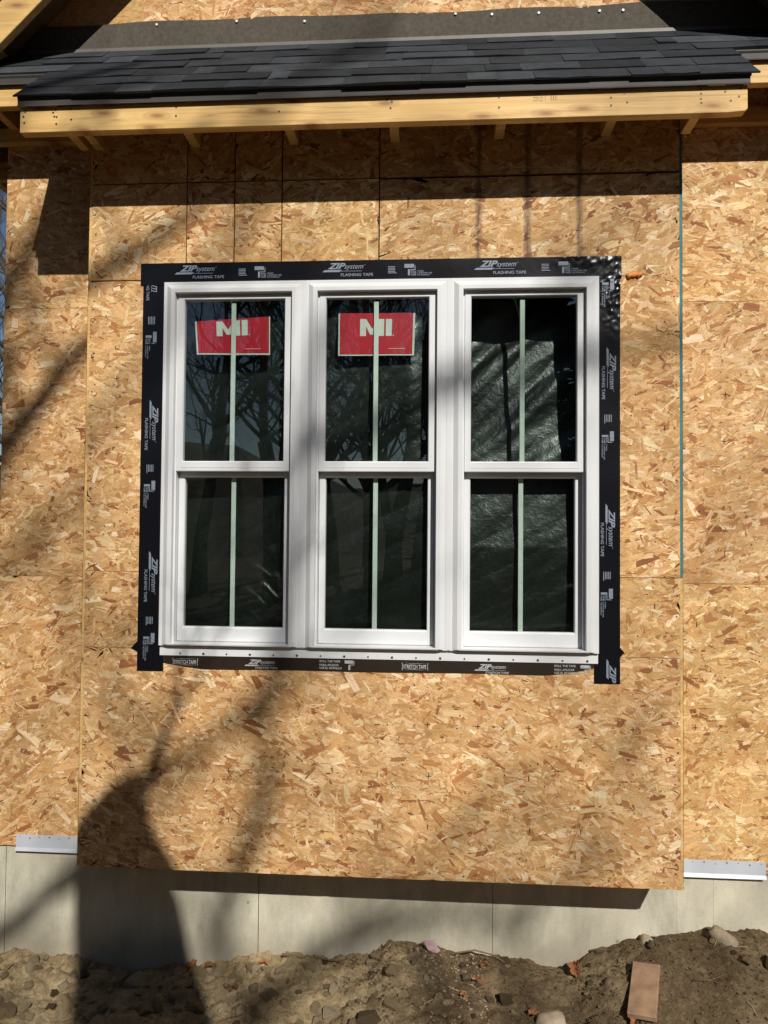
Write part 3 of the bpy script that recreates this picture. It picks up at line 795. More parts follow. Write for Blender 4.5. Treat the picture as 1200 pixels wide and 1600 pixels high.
# fascia, lookouts, ledger
def board(name, x0, x1, y0, y1, z0, z1, mat='lumber', bevel=0.002):
    b = MB(); b.box(x0, x1, y0, y1, z0, z1); return hang(b.build(name, M[mat], None, bevel))
fa = MB()
fa.box(-0.187, 2.40, -0.245, -0.207, 2.990, 3.094)
fa = MB(); fa.prism([(-0.187, 2.990), (2.56, 2.990), (2.622, 2.994), (2.632, 3.004), (2.632, 3.094), (-0.187, 3.094)], 1, -0.245, -0.207)
fas = hang(fa.build('fascia_board', M['lumber'], None, 0.002))
nn = MB()
for x, z in ((-0.165, 3.075), (-0.172, 3.055), (-0.168, 3.03), (-0.04, 3.078), (-0.05, 3.068), (-0.045, 3.052), (-0.035, 3.05), (-0.036, 3.022), (0.02, 3.08), (0.025, 3.038), (0.45, 3.075), (0.45, 3.04), (0.86, 3.045), (1.28, 3.078), (1.30, 3.07), (1.295, 3.045), (1.71, 3.075), (1.71, 3.035), (2.13, 3.06), (2.13, 3.03), (2.18, 3.075), (2.19, 3.04), (2.46, 3.08), (2.462, 3.065), (2.461, 3.045), (2.463, 3.03), (2.55, 3.07), (2.57, 3.035), (2.605, 3.08), (2.6, 3.05)):
    nn.disc((x, -0.2452, z), 0.0042, 7)
tag(hp(nn.build('nail_heads', M['naild']), fas), kind='stuff')
st_ = MB(); T = lambda a, z: (a, z)
for k in range(3): text(st_, ('SPF KD', 'No.2', 'HT 61')[k], (lambda a, z: (1.885+z*0, 3.05)) if False else T, 1.84+k*0.0, 3.078-k*0.012, 0.035, 0.006, -0.2456)
quad(st_, T, [(1.884, 3.052), (1.885, 3.052), (1.885, 3.090), (1.884, 3.090)], -0.2456)
for k in range(3): quad(st_, T, [(1.905+k*0.009, 3.055), (1.908+k*0.009, 3.055), (1.908+k*0.009, 3.088), (1.905+k*0.009, 3.088)], -0.2456)
to_wall(st_); hp(st_.build('lettering', M['offcut']), fas)
for x in (-0.185, -0.055, 0.012, 0.433, 0.855, 1.282, 1.711, 2.145, 2.463, 2.594):
    prism_x_ = MB()
    yb = -0.001 if -0.1 < x < 2.465 else -0.13
    zb_ = 3.042
    prism_x_.prism([(-0.2065, zb_), (yb, zb_), (yb, deck_z(yb)-0.002), (-0.2065, deck_z(-0.2065)-0.002)], 0, x, x+0.038)
    hang(prism_x_.build('lookout', M['lumber'], None, 0.0015))
board('ledger', 0.472, 0.853, -0.036, -0.0025, 3.16, 3.25)
# return fascias either side, set back over the main wall
for x0, x1 in ((-0.77, -0.055), (2.51, 3.25)):
    f = board('fascia_board', x0, x1, 0.000, 0.036, 3.246, 3.338)
    board('soffit_ledger', x0, x1, D-0.04, D-0.003, 3.20, 3.27)
for x in (-0.50, -0.30, 2.72, 2.95):
    b = MB(); b.prism([(0.037, 3.262), (D-0.002, 3.262), (D-0.002, deck_z(D)-0.004), (0.037, deck_z(0.037)-0.002)], 0, x, x+0.038); hang(b.build('lookout', M['lumber'], None, 0.0015))
# roofing felt turned up the wall, galvanised angle, cap nails
ft = MB(); nxf = 90
for i in range(nxf+1):
    x = -0.5+3.5*i/nxf
    for z, yy in ((3.632, 0.2445), (3.70, 0.2440), (3.772+0.004*math.sin(x*3)+0.003*math.sin(x*11), 0.2470)): ft.v.append((x, yy-0.0012*math.sin(x*8+z*20), z))
ft.f = [(i*3+j, (i+1)*3+j, (i+1)*3+j+1, i*3+j+1) for i in range(nxf) for j in range(2)]
fl = hang(ft.build('felt_upstand', M['felt'], smooth=True))
b = MB(); b.prism([(0.2400, 3.652), (0.2415, 3.652), (0.2415, 3.636), (0.2400, 3.636)], 0, -0.45, 2.95)
hang(b.build('flashing_angle', M['zinc']))
nn = MB()
for x, z in ((0.174, 3.756), (0.551, 3.758), (0.867, 3.745), (1.555, 3.753), (1.718, 3.744), (1.926, 3.742), (2.194, 3.741), (2.297, 3.740)):
    nn = MB(); nn.disc((x, 0.2425, z), 0.0058, 10, h=0.0025); hp(nn.build('cap_nail', M['nailw']), fl)

# ------------------------------------------------------------------ gable roof with overhanging rakes
XA, ZA = 1.2455, 5.2025
for sgn in (-1, 1):
    def L(x): return ZA - abs(x-XA)      # lower edge of the rake
    xe = XA + sgn*2.03
    b = MB(); b.prism([(XA, ZA), (xe, L(xe)), (xe, L(xe)+0.19), (XA, ZA+0.19)], 1, 0.000, 0.038)
    hang(b.build('rake_board', M['lumber'], None, 0.002))
    b = MB(); b.prism([(XA, ZA+0.195), (xe+sgn*0.02, L(xe)+0.175), (xe+sgn*0.02, L(xe)+0.205), (XA, ZA+0.225)], 1, -0.012, 7.2)
    dkk = hang(b.build('gable_roof', M['deck']))
    b = MB(); b.prism([(XA, ZA+0.2255), (xe+sgn*0.05, L(xe)+0.1755), (xe+sgn*0.05, L(xe)+0.190), (XA, ZA+0.240)], 1, -0.03, 7.25)
    sh = hp(b.build('shingle_cover', M['shingle']), dkk); sh.color = (0.035, 0.04, 0.046, 1)
    b = MB(); b.box(min(xe, xe-sgn*0.038), max(xe, xe-sgn*0.038), 0.04, 7.1, L(xe)+0.0, L(xe)+0.165)
    hang(b.build('eave_fascia', M['lumber'], None, 0.002))
    for k in range(3):
        xx = XA + sgn*(0.55+0.61*k)
        b = MB(); b.prism([(xx, L(xx)+0.185), (xx+sgn*0.038, L(xx+sgn*0.038)+0.185), (xx+sgn*0.038, L(xx+sgn*0.038)+0.10), (xx, L(xx)+0.10)], 1, 0.04, D-0.003)
        hang(b.build('lookout', M['lumber']))
    for k in range(5):
        yy = 0.5 + k*1.2
        xw = -0.533 if sgn < 0 else 3.02
        b = MB(); b.box(min(xe-sgn*0.04, xw), max(xe-sgn*0.04, xw), yy, yy+0.038, L(xe)+0.0, L(xe)+0.09); hang(b.build('lookout', M['lumber']))

# ------------------------------------------------------------------ black film and cards behind the glass
nx, nz = 260, 210
X, Z = np.meshgrid(np.linspace(0.37, 2.10, nx), np.linspace(0.955, 2.44, nz))
r = np.random.default_rng(5)
Yw = np.zeros_like(X)
for k in range(9):      # long diagonal folds that hang from the upper right
    a = r.uniform(0.45, 0.95); ph = r.uniform(0, 6.28); fq = r.uniform(10, 26)
    s_ = X*math.cos(a+1.57) + Z*math.sin(a+1.57)
    env = 0.5+0.5*np.sin(X*r.uniform(1, 3)+Z*r.uniform(1, 4)+r.uniform(0, 6.28))
    Yw += env*(np.abs(np.sin(s_*fq+ph+0.8*np.sin((X*.8-Z)*4+ph)))**0.7)*r.uniform(0.0015, 0.004)
for k in range(7):      # fine crinkles: ridged noise drawn out along the hang of the sheet
    a = 0.62 + r.normal(0, 0.35); fq = (9, 14, 22, 30, 44, 60, 80)[k]
    u_ = X*math.cos(a)+Z*math.sin(a); v_ = Z*math.cos(a)-X*math.sin(a)
    ux_ = u_ + 0.03*vnoise(X*9, Z*9, 80+k)
    Yw += (1-np.abs(vnoise(ux_*fq*0.45+7*k, v_*fq+3*k, 90+k)))**2.5 * 0.014/fq*(1.0 if k < 4 else 0.7)
sm = lambda a, lo, hi: np.clip((a-lo)/(hi-lo), 0, 1)**2*(3-2*np.clip((a-lo)/(hi-lo), 0, 1))
w3 = sm(X, 1.35, 1.62)                      # the right third hangs leaning back, the rest forward
lean = np.where(Z > 1.62, 0.115*(Z-1.62), np.where(Z > 1.35, 0.075*(Z-1.62), -0.02025-0.05*(Z-1.35)))
Yw = Yw - w3*lean + (1-w3)*(0.045*(Z-1.7) + 0.05*(X-0.9))
d_ = X*math.cos(2.25) + Z*math.sin(2.25)    # broad diagonal folds in the right window
Yw += sm(Z, 1.55, 1.75)*w3*0.0056*(np.sin(d_*26+0.7*np.sin(X*9)) + 0.5*np.sin(d_*57+1.0+np.sin(Z*11)))
# a bunch of sharp creases low in the left window
bun = np.exp(-(((X-0.78)/0.14)**2 + ((Z-1.16)/0.15)**2)); dd_ = X*math.cos(0.75) + Z*math.sin(0.75)
Yw += bun*0.010*(1-np.abs(vnoise(dd_*30, (Z-X)*8, 61)))**3
b = MB(); b.v = list(zip(X.ravel(), (0.112 - Yw).ravel(), Z.ravel()))
b.f = [(j*nx+i, j*nx+i+1, (j+1)*nx+i+1, (j+1)*nx+i) for j in range(nz-1) for i in range(nx-1)]
film = b.build('plastic_sheet', M['film'], None, smooth=True)
tag(film, 'crumpled black plastic sheet hung behind all three window units', 'plastic sheet')

for i, (q, lab) in enumerate(((((0.449, 2.302), (0.774, 2.320), (0.776, 2.156), (0.460, 2.160)), 'tilted red card with white letters behind the left window\'s upper pane'),
                              (((1.066, 2.330), (1.389, 2.328), (1.385, 2.150), (1.066, 2.150)), 'level red card with white letters behind the middle window\'s upper pane'))):
    tlq, trq, brq, blq = [Vector((p[0], p[1])) for p in q]
    def B(u, v, y):
        p = (blq*(1-u)+brq*u)*(1-v) + (tlq*(1-u)+trq*u)*v
        return (p.x, y - 0.0015*math.sin(u*9+i*2)*(1-v), p.y)
    def sheet(u0, u1, v0, v1, y, n=14):
        b = MB()
        for j in range(3):
            for k in range(n+1): b.v.append(B(u0+(u1-u0)*k/n, v0+(v1-v0)*j/2, y))
        b.f = [(j*(n+1)+k, j*(n+1)+k+1, (j+1)*(n+1)+k+1, (j+1)*(n+1)+k) for j in range(2) for k in range(n)]
        return b
    root = sheet(0, 1, 0, 1, 0.0230).build('window_card', M['cardw'])
    tag(root, lab, 'card', 'red cards behind the upper panes')
    u0, u1, v0, v1 = ((0.022, 0.985, 0.045, 1.0), (0.02, 0.975, 0.03, 1.0))[i]
    hp(sheet(u0, u1, v0, v1, 0.0222).build('red_field', M['red']), root)
    lb = MB()
    v0_, vh = ((0.53, 0.42), (0.46, 0.40))[i]
    def LQ(pts): lb.add([B(0.285+p[0]*0.315, v0_+p[1]*vh, 0.0214) for p in pts], [tuple(range(len(pts)))])
    LQ([(0, 0), (.25, 0), (.25, 1), (0, 1)]); LQ([(.75, 0), (1, 0), (1, 1), (.75, 1)])
    LQ([(.251, 1), (.251, .56), (.42, .08), (.50, .08), (.50, .42)]); LQ([(.501, .42), (.501, .08), (.58, .08), (.749, .56), (.749, 1)])
    hp(lb.build('lettering', M['cardw']), root); lb = MB()
    LQ([(1.07, 0), (1.32, 0), (1.32, 1), (1.07, 1)])
    hp(lb.build('lettering', M['cardw']), root); lb = MB()
    for k in range(9): lb.add([B(0.665+k*0.024+a*0.018, 0.155+c_*0.014, 0.0214) for a, c_ in ((0, 0), (1, 0), (1, 1), (0, 1))], [(0, 1, 2, 3)])
    lb.add([B(0.715+a*0.012, v0_+c_*0.03, 0.0214) for a, c_ in ((0, 0), (1, 0), (1, 1), (0, 1))], [(0, 1, 2, 3)])
    hp(lb.build('lettering', M['cardw']), root)

# ------------------------------------------------------------------ ground
GX = [-0.6, -0.496, -0.375, -0.208, -0.103, 0.106, 0.401, 0.692, 0.922, 1.037, 1.208, 1.293, 1.49, 1.714, 1.963, 2.059, 2.182, 2.318, 2.508, 2.602, 2.669, 2.909, 3.3]
GZ = [-0.54, -0.538, -0.515, -0.534, -0.562, -0.562, -0.530, -0.500, -0.466, -0.476, -0.470, -0.408, -0.405, -0.436, -0.476, -0.478, -0.404, -0.340, -0.305, -0.295, -0.262, -0.300, -0.36]
def cells(X, Y, seed):
    """rounded lumps with creases between them, 0..1"""
    r = np.random.default_rng(seed); JX, JY, H = r.uniform(.1, .9, (64, 64)), r.uniform(.1, .9, (64, 64)), r.uniform(.35, 1, (64, 64))
    xi = np.floor(X).astype(int); yi = np.floor(Y).astype(int); best = np.full(np.shape(X), 9.0); hh = np.zeros(np.shape(X))
    for a in (-1, 0, 1):
        for b_ in (-1, 0, 1):
            i_, j_ = (xi+a) % 64, (yi+b_) % 64
            d = (xi+a+JX[i_, j_]-X)**2 + (yi+b_+JY[i_, j_]-Y)**2
            m_ = d < best; best = np.where(m_, d, best); hh = np.where(m_, H[i_, j_], hh)
    return hh*np.clip(1-best*1.25, 0, 1)**0.38
def ground_z(X, Y):
    zw = np.interp(X, GX, GZ)
    t = np.clip((0.262-Y)/0.9, 0, 1); t = t*t*(3-2*t)
    z = zw*(1-t) + (-0.50)*t
    near = np.exp(-np.clip(0.2-Y, 0, None)/2.0)
    lump_ = np.interp(X, [-0.6, 1.2, 1.5, 1.9, 2.1, 2.4, 3.3], [1, 1, 0.6, 0.45, 0.7, 0.4, 0.35])
    Xw, Yw_ = X+0.02*vnoise(X*12, Y*12, 14), Y+0.02*vnoise(X*12+5, Y*12, 15)
    c1 = cells(Xw*13, Yw_*13, 51); c2 = cells(Xw*28, Yw_*28, 52); c3 = cells(Xw*60, Yw_*60, 53)
    z = z + near*(0.020*vnoise(X*7, Y*7, 1) + lump_*(0.038*c1 + 0.020*c2) + (0.5+0.5*lump_)*0.011*c3 + 0.004*vnoise(X*85, Y*85, 4) - 0.033*lump_)
    far = np.clip((-Y-4)/20, 0, 1)
    return z + 0.05*vnoise(X*0.8, Y*0.8, 6)*np.clip(-Y/2, 0, 1) + far*0.9*vnoise(X*0.08, Y*0.08, 7)
def axis(lo, d0, d1, step, hi, grow):
    a = list(np.arange(d0, d1, step)); s_ = step; x = d0
    while x > lo: s_ *= grow; x -= s_; a.insert(0, x)
    s_ = step; x = a[-1]
    while x < hi: s_ *= grow; x += s_; a.append(x)
    return np.array(a)
ax = axis(-180, -0.75, 3.35, 0.010, 180, 1.16); ay = axis(-200, -0.6, 0.30, 0.010, 160, 1.16)
X, Y = np.meshgrid(ax, ay); Z = ground_z(X, Y)
Z = np.where(Y > 0.30, np.minimum(Z, -0.45), Z)
b = MB(); n = len(ax)
b.v = list(zip(X.ravel().tolist(), Y.ravel().tolist(), Z.ravel().tolist()))
b.f = [(j*n+i, j*n+i+1, (j+1)*n+i+1, (j+1)*n+i) for j in range(len(ay)-1) for i in range(n-1)]
me = bpy.data.meshes.new('ground'); me.from_pydata(b.v, [], b.f)
dry = np.clip(np.interp(X, [-0.6, -0.1, 0.5, 1.1, 1.35, 1.6, 3.3], [1.0, 0.9, 0.7, 0.72, 0.4, 0.05, 0.0]) + 0.35*vnoise(X*4, Y*4, 9), 0, 1)
at = me.attributes.new('Dry', 'FLOAT', 'POINT'); at.data.foreach_set('value', dry.ravel().astype(np.float32))
lit = np.clip(np.maximum(np.maximum((-Y-3.2)/1.5, (Y-1.5)/2), (np.abs(X-1.2)-3.5)/2) + 0.3*vnoise(X*2, Y*2, 19), 0, 1)
at = me.attributes.new('Litter', 'FLOAT', 'POINT'); at.data.foreach_set('value', lit.ravel().astype(np.float32))
me.polygons.foreach_set('use_smooth', [True]*len(me.polygons))
ground = mesh_obj('ground', me, M['soil']); tag(ground, kind='structure')

# ------------------------------------------------------------------ clods, stones, litter
def lump(seed, sx, sy, sz, ang=0.5, sub=2):
    r = np.random.default_rng(seed)
    bm = bmesh.new(); bmesh.ops.create_icosphere(bm, subdivisions=sub, radius=1.0)
    planes = [(Vector(r.normal(0, 1, 3)).normalized(), r.uniform(0.5, 0.85)) for _ in range(9)]
    ph = r.uniform(0, 6.28, 6)
    for v in bm.verts:
        p = v.co.copy()
        for nrm, d in planes:
            k = p.dot(nrm)
            if k > d: p -= nrm*(k-d)*(0.4+ang)
        p *= 1 + 0.07*math.sin(5*p.x+ph[0]) + 0.07*math.sin(6*p.y+ph[1]) + 0.05*math.sin(11*p.z+ph[2])
        p *= 1 + (r.uniform(-.13, .13) if ang > 0.3 else 0)
        v.co = Vector((p.x*sx, p.y*sy, p.z*sz))
    me = bpy.data.meshes.new('lump'); bm.to_mesh(me); bm.free()
    me.polygons.foreach_set('use_smooth', [False]*len(me.polygons)); return me
def chunk(seed):
    r = np.random.default_rng(seed); bm = bmesh.new()
    sc = np.array([1, r.uniform(.55, .95), r.uniform(.45, .8)])
    for p in r.normal(0, 1, (16, 3)):
        p = p/np.linalg.norm(p)*r.uniform(0.72, 1.08)*sc; bm.verts.new(p)
    h_ = bmesh.ops.convex_hull(bm, input=bm.verts)
    bmesh.ops.delete(bm, geom=list({g_ for g_ in h_['geom_interior'] if isinstance(g_, bmesh.types.BMVert)}), context='VERTS')
    bmesh.ops.subdivide_edges(bm, edges=bm.edges, cuts=1, use_grid_fill=True)
    for v in bm.verts: v.co *= 1 + r.normal(0, 0.045)
    me = bpy.data.meshes.new('clod'); bm.to_mesh(me); bm.free(); return me
CL = [chunk(200+i) for i in range(14)]
for me in CL: me.materials.append(M['clod']); me.name = 'soil_clod'
PALE = [(0.50, 0.385, 0.225), (0.43, 0.325, 0.18), (0.57, 0.46, 0.30), (0.35, 0.255, 0.14)]
DARK = [(0.15, 0.105, 0.06), (0.12, 0.082, 0.046), (0.18, 0.13, 0.078), (0.22, 0.175, 0.12)]
rc = np.random.default_rng(77); placed = 0
while placed < 298:
    x, y = rc.uniform(-0.6, 3.05), rc.uniform(-0.34, 0.25)
    pl = np.interp(x, [-0.6, 1.15, 1.5, 1.9, 2.05, 2.4, 3.1], [1, 1, 0.45, 0.25, 0.6, 0.2, 0.12])
    if rc.random() > pl: continue
    s_ = rc.choice([rc.uniform(0.012, 0.022), rc.uniform(0.02, 0.036), rc.uniform(0.03, 0.056)], p=[.40, .38, .22])
    if x > 1.5: s_ *= 0.75
    if y + s_ > 0.262 or (2.17 < x < 2.45 and -0.24 < y < 0.15): continue
    o = mesh_obj('soil_clod', CL[rc.integers(14)], None)
    o.location = (x, y, float(ground_z(np.array(x), np.array(y))) + s_*0.22)
    o.rotation_euler = (rc.uniform(-.5, .5), rc.uniform(-.5, .5), rc.uniform(0, 6.28)); o.scale = (s_, s_, s_)
    dr = rc.random() < np.interp(x, [-0.6, 1.2, 1.6, 3.0], [0.97, 0.95, 0.3, 0.12])
    c = (PALE if dr else DARK)[rc.integers(4)]; o.color = (*c, 1)
    zone = ('at the far left of the foundation', 'inside the broad tree shadow', 'between the tree shadow and the pink scrap', 'below the right half of the bay', 'on the mound right of the offcut')[int(np.digitize(x, [0.0, 0.45, 1.45, 2.35]))]
    tag(o, '%s %s clod of earth %s' % ('large' if s_ > 0.036 else 'middling' if s_ > 0.022 else 'small', 'pale dry' if dr else 'dark brown', zone), 'clod', 'clods of earth along the foundation'); placed += 1
# crumbs too small to pick apart
b = MB(); ico = chunk(300); iv = [v.co.copy() for v in ico.vertices]; iff = [tuple(p.vertices) for p in ico.polygons]
for mat_i, (nn_, xr, cname) in enumerate(((2400, (-0.6, 1.7), 'pale'), (2200, (1.1, 3.1), 'brown'))):
    b = MB()
    for _ in range(nn_):
        x, y = rc.uniform(*xr), rc.uniform(-0.36, 0.255); s_ = rc.uniform(0.003, 0.0105); a = rc.uniform(0, 6.28); q = rc.uniform(.5, 1.2, 3)*s_
        z = float(ground_z(np.array(x), np.array(y))) + s_*0.3; ca, sa = math.cos(a), math.sin(a)
        b.add([(x+p.x*q[0]*ca-p.y*q[1]*sa, y+p.x*q[0]*sa+p.y*q[1]*ca, z+p.z*q[2]) for p in iv], iff)
    o = b.build('soil_crumbs', M['clod']); o.color = (*((0.40, 0.31, 0.19) if mat_i == 0 else (0.16, 0.115, 0.068)), 1)
    tag(o, ('pale crumbs of dry earth scattered below the left of the bay', 'brown crumbs of soil scattered below the right of the bay')[mat_i], 'crumbs', kind='stuff')

def on_ground(x, y, dz=0.0): return (x, y, float(ground_z(np.array(x), np.array(y))) + dz)
# two stones
for nm, sz, loc, rot, lab, sd in (('stone', (0.062, 0.05, 0.045), on_ground(1.932, -0.12, 0.012), (0, 0, 0.4), 'rounded pale grey stone at the bottom edge of the soil', 401),
                                  ('stone', (0.065, 0.035, 0.035), on_ground(2.69, 0.17, 0.004), (0.2, 0.45, -0.5), 'long tan stone on the mound at the right of the foundation', 402),
                                  ('stone', (0.032, 0.03, 0.03), on_ground(2.39, 0.22, 0.004), (0, 0, 0), 'small knobbly stone where the mound meets the concrete', 403)):
    me = lump(sd, *sz, ang=0.15, sub=3); me.materials.append(M['stone']); me.polygons.foreach_set('use_smooth', [True]*len(me.polygons))
    o = mesh_obj(nm, me, None); o.location = loc; o.rotation_euler = rot; tag(o, lab, 'stone')
me = chunk(411); me.transform(Matrix.Diagonal((0.052, 0.026, 0.036, 1))); me.materials.append(M['pink'])
o = mesh_obj('pink_scrap', me, None); o.location = on_ground(1.475, 0.20, 0.028); o.rotation_euler = (0.3, 0.6, 0.2); tag(o, 'crumpled scrap of pink foam lying against the concrete foundation', 'scrap')
# wood offcut
b = MB(); b.box(-0.0525, 0.0525, -0.132, 0.132, -0.011, 0.011)
o = b.build('wood_offcut', M['offcut'], None, 0.002)
o.location = (2.305, -0.045, -0.372); o.rotation_euler = (math.radians(13), math.radians(-6), math.radians(-21)); tag(o, 'rectangular wood offcut lying on the dark soil', 'offcut')
# leaves
def leaf_mesh(seed, size):
    r = np.random.default_rng(seed); out = []
    for k in range(22):
        a = 2*math.pi*k/22; lob = 1 + 0.26*math.cos(a*7+0.4) * (0.6+0.4*abs(math.sin(a)))
        out.append((0.62*math.sin(a)*lob*size*0.62, -math.cos(a)*lob*size*0.62))
    v = [(0, 0, 0.25*size)]
    for sc in (0.5, 1.0):
        for (x, y) in out:
            x *= sc; y *= sc
            v.append((x, y, 0.25*size + 1.5*abs(x)*r.uniform(0.3, 1.0) - 3.2*y*y/size*0.2 + r.uniform(-.1, .1)*size*0.5))
    f = [(0, 1+k, 1+(k+1) % 22) for k in range(22)] + [(1+k, 23+k, 23+(k+1) % 22, 1+(k+1) % 22) for k in range(22)]
    me = bpy.data.meshes.new('leaf'); me.from_pydata(v, [], f); return me
LV = [(0.42, 0.215, 0.05, 'leaf', 'orange dry leaf at the concrete, just right of the tree shadow'), (0.50, 0.20, 0.045, 'leafb', 'curled brown leaf beside the orange leaf by the tree shadow'),
      (2.085, 0.20, 0.06, 'leaf', 'bright orange curled leaf in the dip below the bay corner'), (1.66, 0.05, 0.04, 'leaf', 'orange leaf on the brown soil below the pink scrap'),
      (1.60, -0.04, 0.035, 'leaf', 'small bright orange leaf lying in the middle of the soil'), (0.66, 0.02, 0.045, 'leafb', 'brown leaf among pale clods left of centre'),
      (0.74, 0.20, 0.035, 'leaf', 'thin orange leaf against the concrete among pale crumbs'), (1.87, -0.10, 0.04, 'leafb', 'brown leaf next to the rounded grey stone'),
      (2.24, -0.155, 0.035, 'leaf', 'orange leaf at the lower end of the wood offcut'), (1.70, 0.12, 0.035, 'leafb', 'pale brown leaf below the bent twig')]
for i, (x, y, s_, mt, lab) in enumerate(LV):
    me = leaf_mesh(500+i, s_); me.materials.append(M[mt])
    o = mesh_obj('fallen_leaf', me, None); o.location = on_ground(x, y, 0.008); o.rotation_euler = (random.uniform(0.2, 0.9), random.uniform(-.4, .4), random.uniform(0, 6.28))
    tag(o, lab, 'leaf', 'fallen leaves on the soil')
for i, (p, r0, lab) in enumerate(((((0.82, 0.21, 0.02), (0.90, 0.225, 0.012), (0.98, 0.215, 0.006), (1.06, 0.22, 0.012)), 0.006, 'dark dry stick lying along the foot of the concrete'),
                                  (((1.56, 0.21, 0.015), (1.66, 0.225, 0.03), (1.74, 0.20, 0.022), (1.80, 0.17, 0.012)), 0.0045, 'pale bent twig lying to the right of the pink scrap'),
                                  (((2.50, -0.02, 0.01), (2.56, -0.03, 0.016), (2.63, -0.01, 0.012)), 0.0022, 'thin pale straw on the dark soil right of the offcut'))):
    b = MB(); b.tube([on_ground(x, y, dz) for x, y, dz in p], [r0*(1-0.2*k) for k in range(len(p))], 6)
    o = b.build('twig', M['twig'], None, smooth=True); tag(o, lab, 'twig')

for i in range(16):
    x, y = rc.uniform(-0.5, 2.95), rc.uniform(-0.28, 0.2); a = rc.uniform(0, 6.28); L_ = rc.uniform(0.03, 0.075)
    P_ = [on_ground(x+L_*k*math.cos(a+0.25*k), y+0.7*L_*k*math.sin(a+0.25*k), 0.006+0.004*rc.random()) for k in (-0.5, 0, 0.5)]
    b = MB(); b.tube(P_, [0.0013, 0.0012, 0.0008], 5); o = b.build('straw', M['straw'])
    tag(o, 'short pale dry straw lying on the loose soil', 'straw', 'bits of straw on the soil')

# ------------------------------------------------------------------ trees
def grow(b, rnd, p, d, length, rad, depth, sides=5, up_=0.12, spread=0.75):
    pts = [p.copy()]; rads = [rad]; n = 4 if depth > 1 else 3
    q = p.copy(); dd = d.copy()
    for i in range(n):
        dd = (dd + Vector((rnd.gauss(0, .16), rnd.gauss(0, .16), rnd.gauss(0, .12)+up_))).normalized()
        q = q + dd*(length/n); pts.append(q.copy()); rads.append(max(rad*(1-0.55*(i+1)/n), 0.004))
    b.tube(pts, rads, sides if depth > 1 else 3)
    if depth == 0: return
    for k in range(rnd.randint(3, 5) if depth > 1 else rnd.randint(3, 4)):
        f = rnd.uniform(0.3, 1.0); i = min(int(f*n), n-1); base = pts[i].lerp(pts[i+1], f*n-i) if f < 1 else pts[-1]
        a = dd.orthogonal().normalized(); a.rotate(Matrix.Rotation(rnd.uniform(0, 6.28), 3, dd))
        nd = (dd*rnd.uniform(0.6, 1.0) + a*spread*rnd.uniform(0.6, 1.2)).normalized()
        grow(b, rnd, base, nd, length*rnd.uniform(0.5, 0.75), rads[min(i+1, n)]*rnd.uniform(0.45, 0.7), depth-1, sides, up_, spread)
def tree_meshes(seed, h, r0, depth=4):
    rnd = random.Random(seed)
    t = MB(); pts = [Vector((0, 0, -0.2))]; d = Vector((0, 0, 1)); n = 7
    for i in range(n):
        d = (d+Vector((rnd.gauss(0, .05), rnd.gauss(0, .05), 0.1))).normalized(); pts.append(pts[-1]+d*(h*0.75/n))
    rad = [r0*(1-0.75*i/n) for i in range(n+1)]; rad[0] *= 1.3
    t.tube(pts, rad, 9)
    c = MB()
    for i in range(2, n+1):
        for k in range(3 if i < n else 4):
            a = rnd.uniform(0, 6.28); dd = Vector((math.cos(a), math.sin(a), rnd.uniform(0.4, 1.1))).normalized()
            grow(c, rnd, pts[i].copy(), dd, h*rnd.uniform(0.16, 0.27), rad[i]*0.55, depth-1)
    return t, c
def bare_tree(loc, seed, h, r0, label, depth=4, group='bare trees around the house'):
    root = empty('bare_tree', loc); t, c = tree_meshes(seed, h, r0, depth)
    t.build('trunk', M['bark'], root, smooth=True); c.build('crown', M['bark'], root)
    return tag(root, label, 'tree', group)
def copy_tree(src, loc, rz, sc, label):
    r = src.copy(); col.objects.link(r); r.location = loc; r.rotation_euler = (0, 0, rz); r.scale = (sc,)*3; r['label'] = label
    for ch in src.children:
        c = ch.copy(); col.objects.link(c); c.parent = r
# the near trunk whose shadow falls across the lower left of the wall
S = 5.0
def sh(x, z, s=S): return (x+0.385*s, -s, z+0.81*s)
root = empty('shade_tree', sh(0.35, -4.5)); tag(root, 'leaning bare tree reflected darkly in the panes and shading the lower left wall', 'tree')
inv = Matrix.Translation(-Vector(root.location))
def rp(o): o.parent = root; o.matrix_parent_inverse = inv; return o
b = MB(); b.tube([sh(*p) for p in ((0.42, -4.65), (0.38, -3.0), (0.33, -1.5), (0.27, -0.6), (0.20, -0.2), (0.145, 0.0), (0.13, 0.14), (0.19, 0.27), (0.24, 0.36))], [0.42, 0.33, 0.30, 0.27, 0.235, 0.19, 0.16, 0.10, 0.045], 12)
rp(b.build('trunk', M['bark'], None, smooth=True))
b = MB(); rnd = random.Random(3)
def limb(pts, r0, r1, s=S, twigs=6, dy=0.0):
    P = [Vector(sh(p[0], p[1], s)) + Vector((0, dy*i, 0)) for i, p in enumerate(pts)]
    R_ = [r0+(r1-r0)*i/(len(P)-1) for i in range(len(P))]
    b.tube(P, R_, 6)
    for k in range(twigs):
        i = rnd.randint(1, len(P)-1); d = (P[i]-P[i-1]).normalized(); d = (d+Vector((rnd.gauss(0, .5), rnd.gauss(0, .3), rnd.gauss(0, .5)))).normalized()
        grow(b, rnd, P[i-1].lerp(P[i], rnd.random()), d, rnd.uniform(0.4, 0.9), R_[i]*0.5, 2, 4)
limb([(0.22, 0.30), (0.34, 0.39), (0.42, 0.45), (0.50, 0.50)], 0.034, 0.010, twigs=2)
rp(b.build('crown', M['bark'], None))
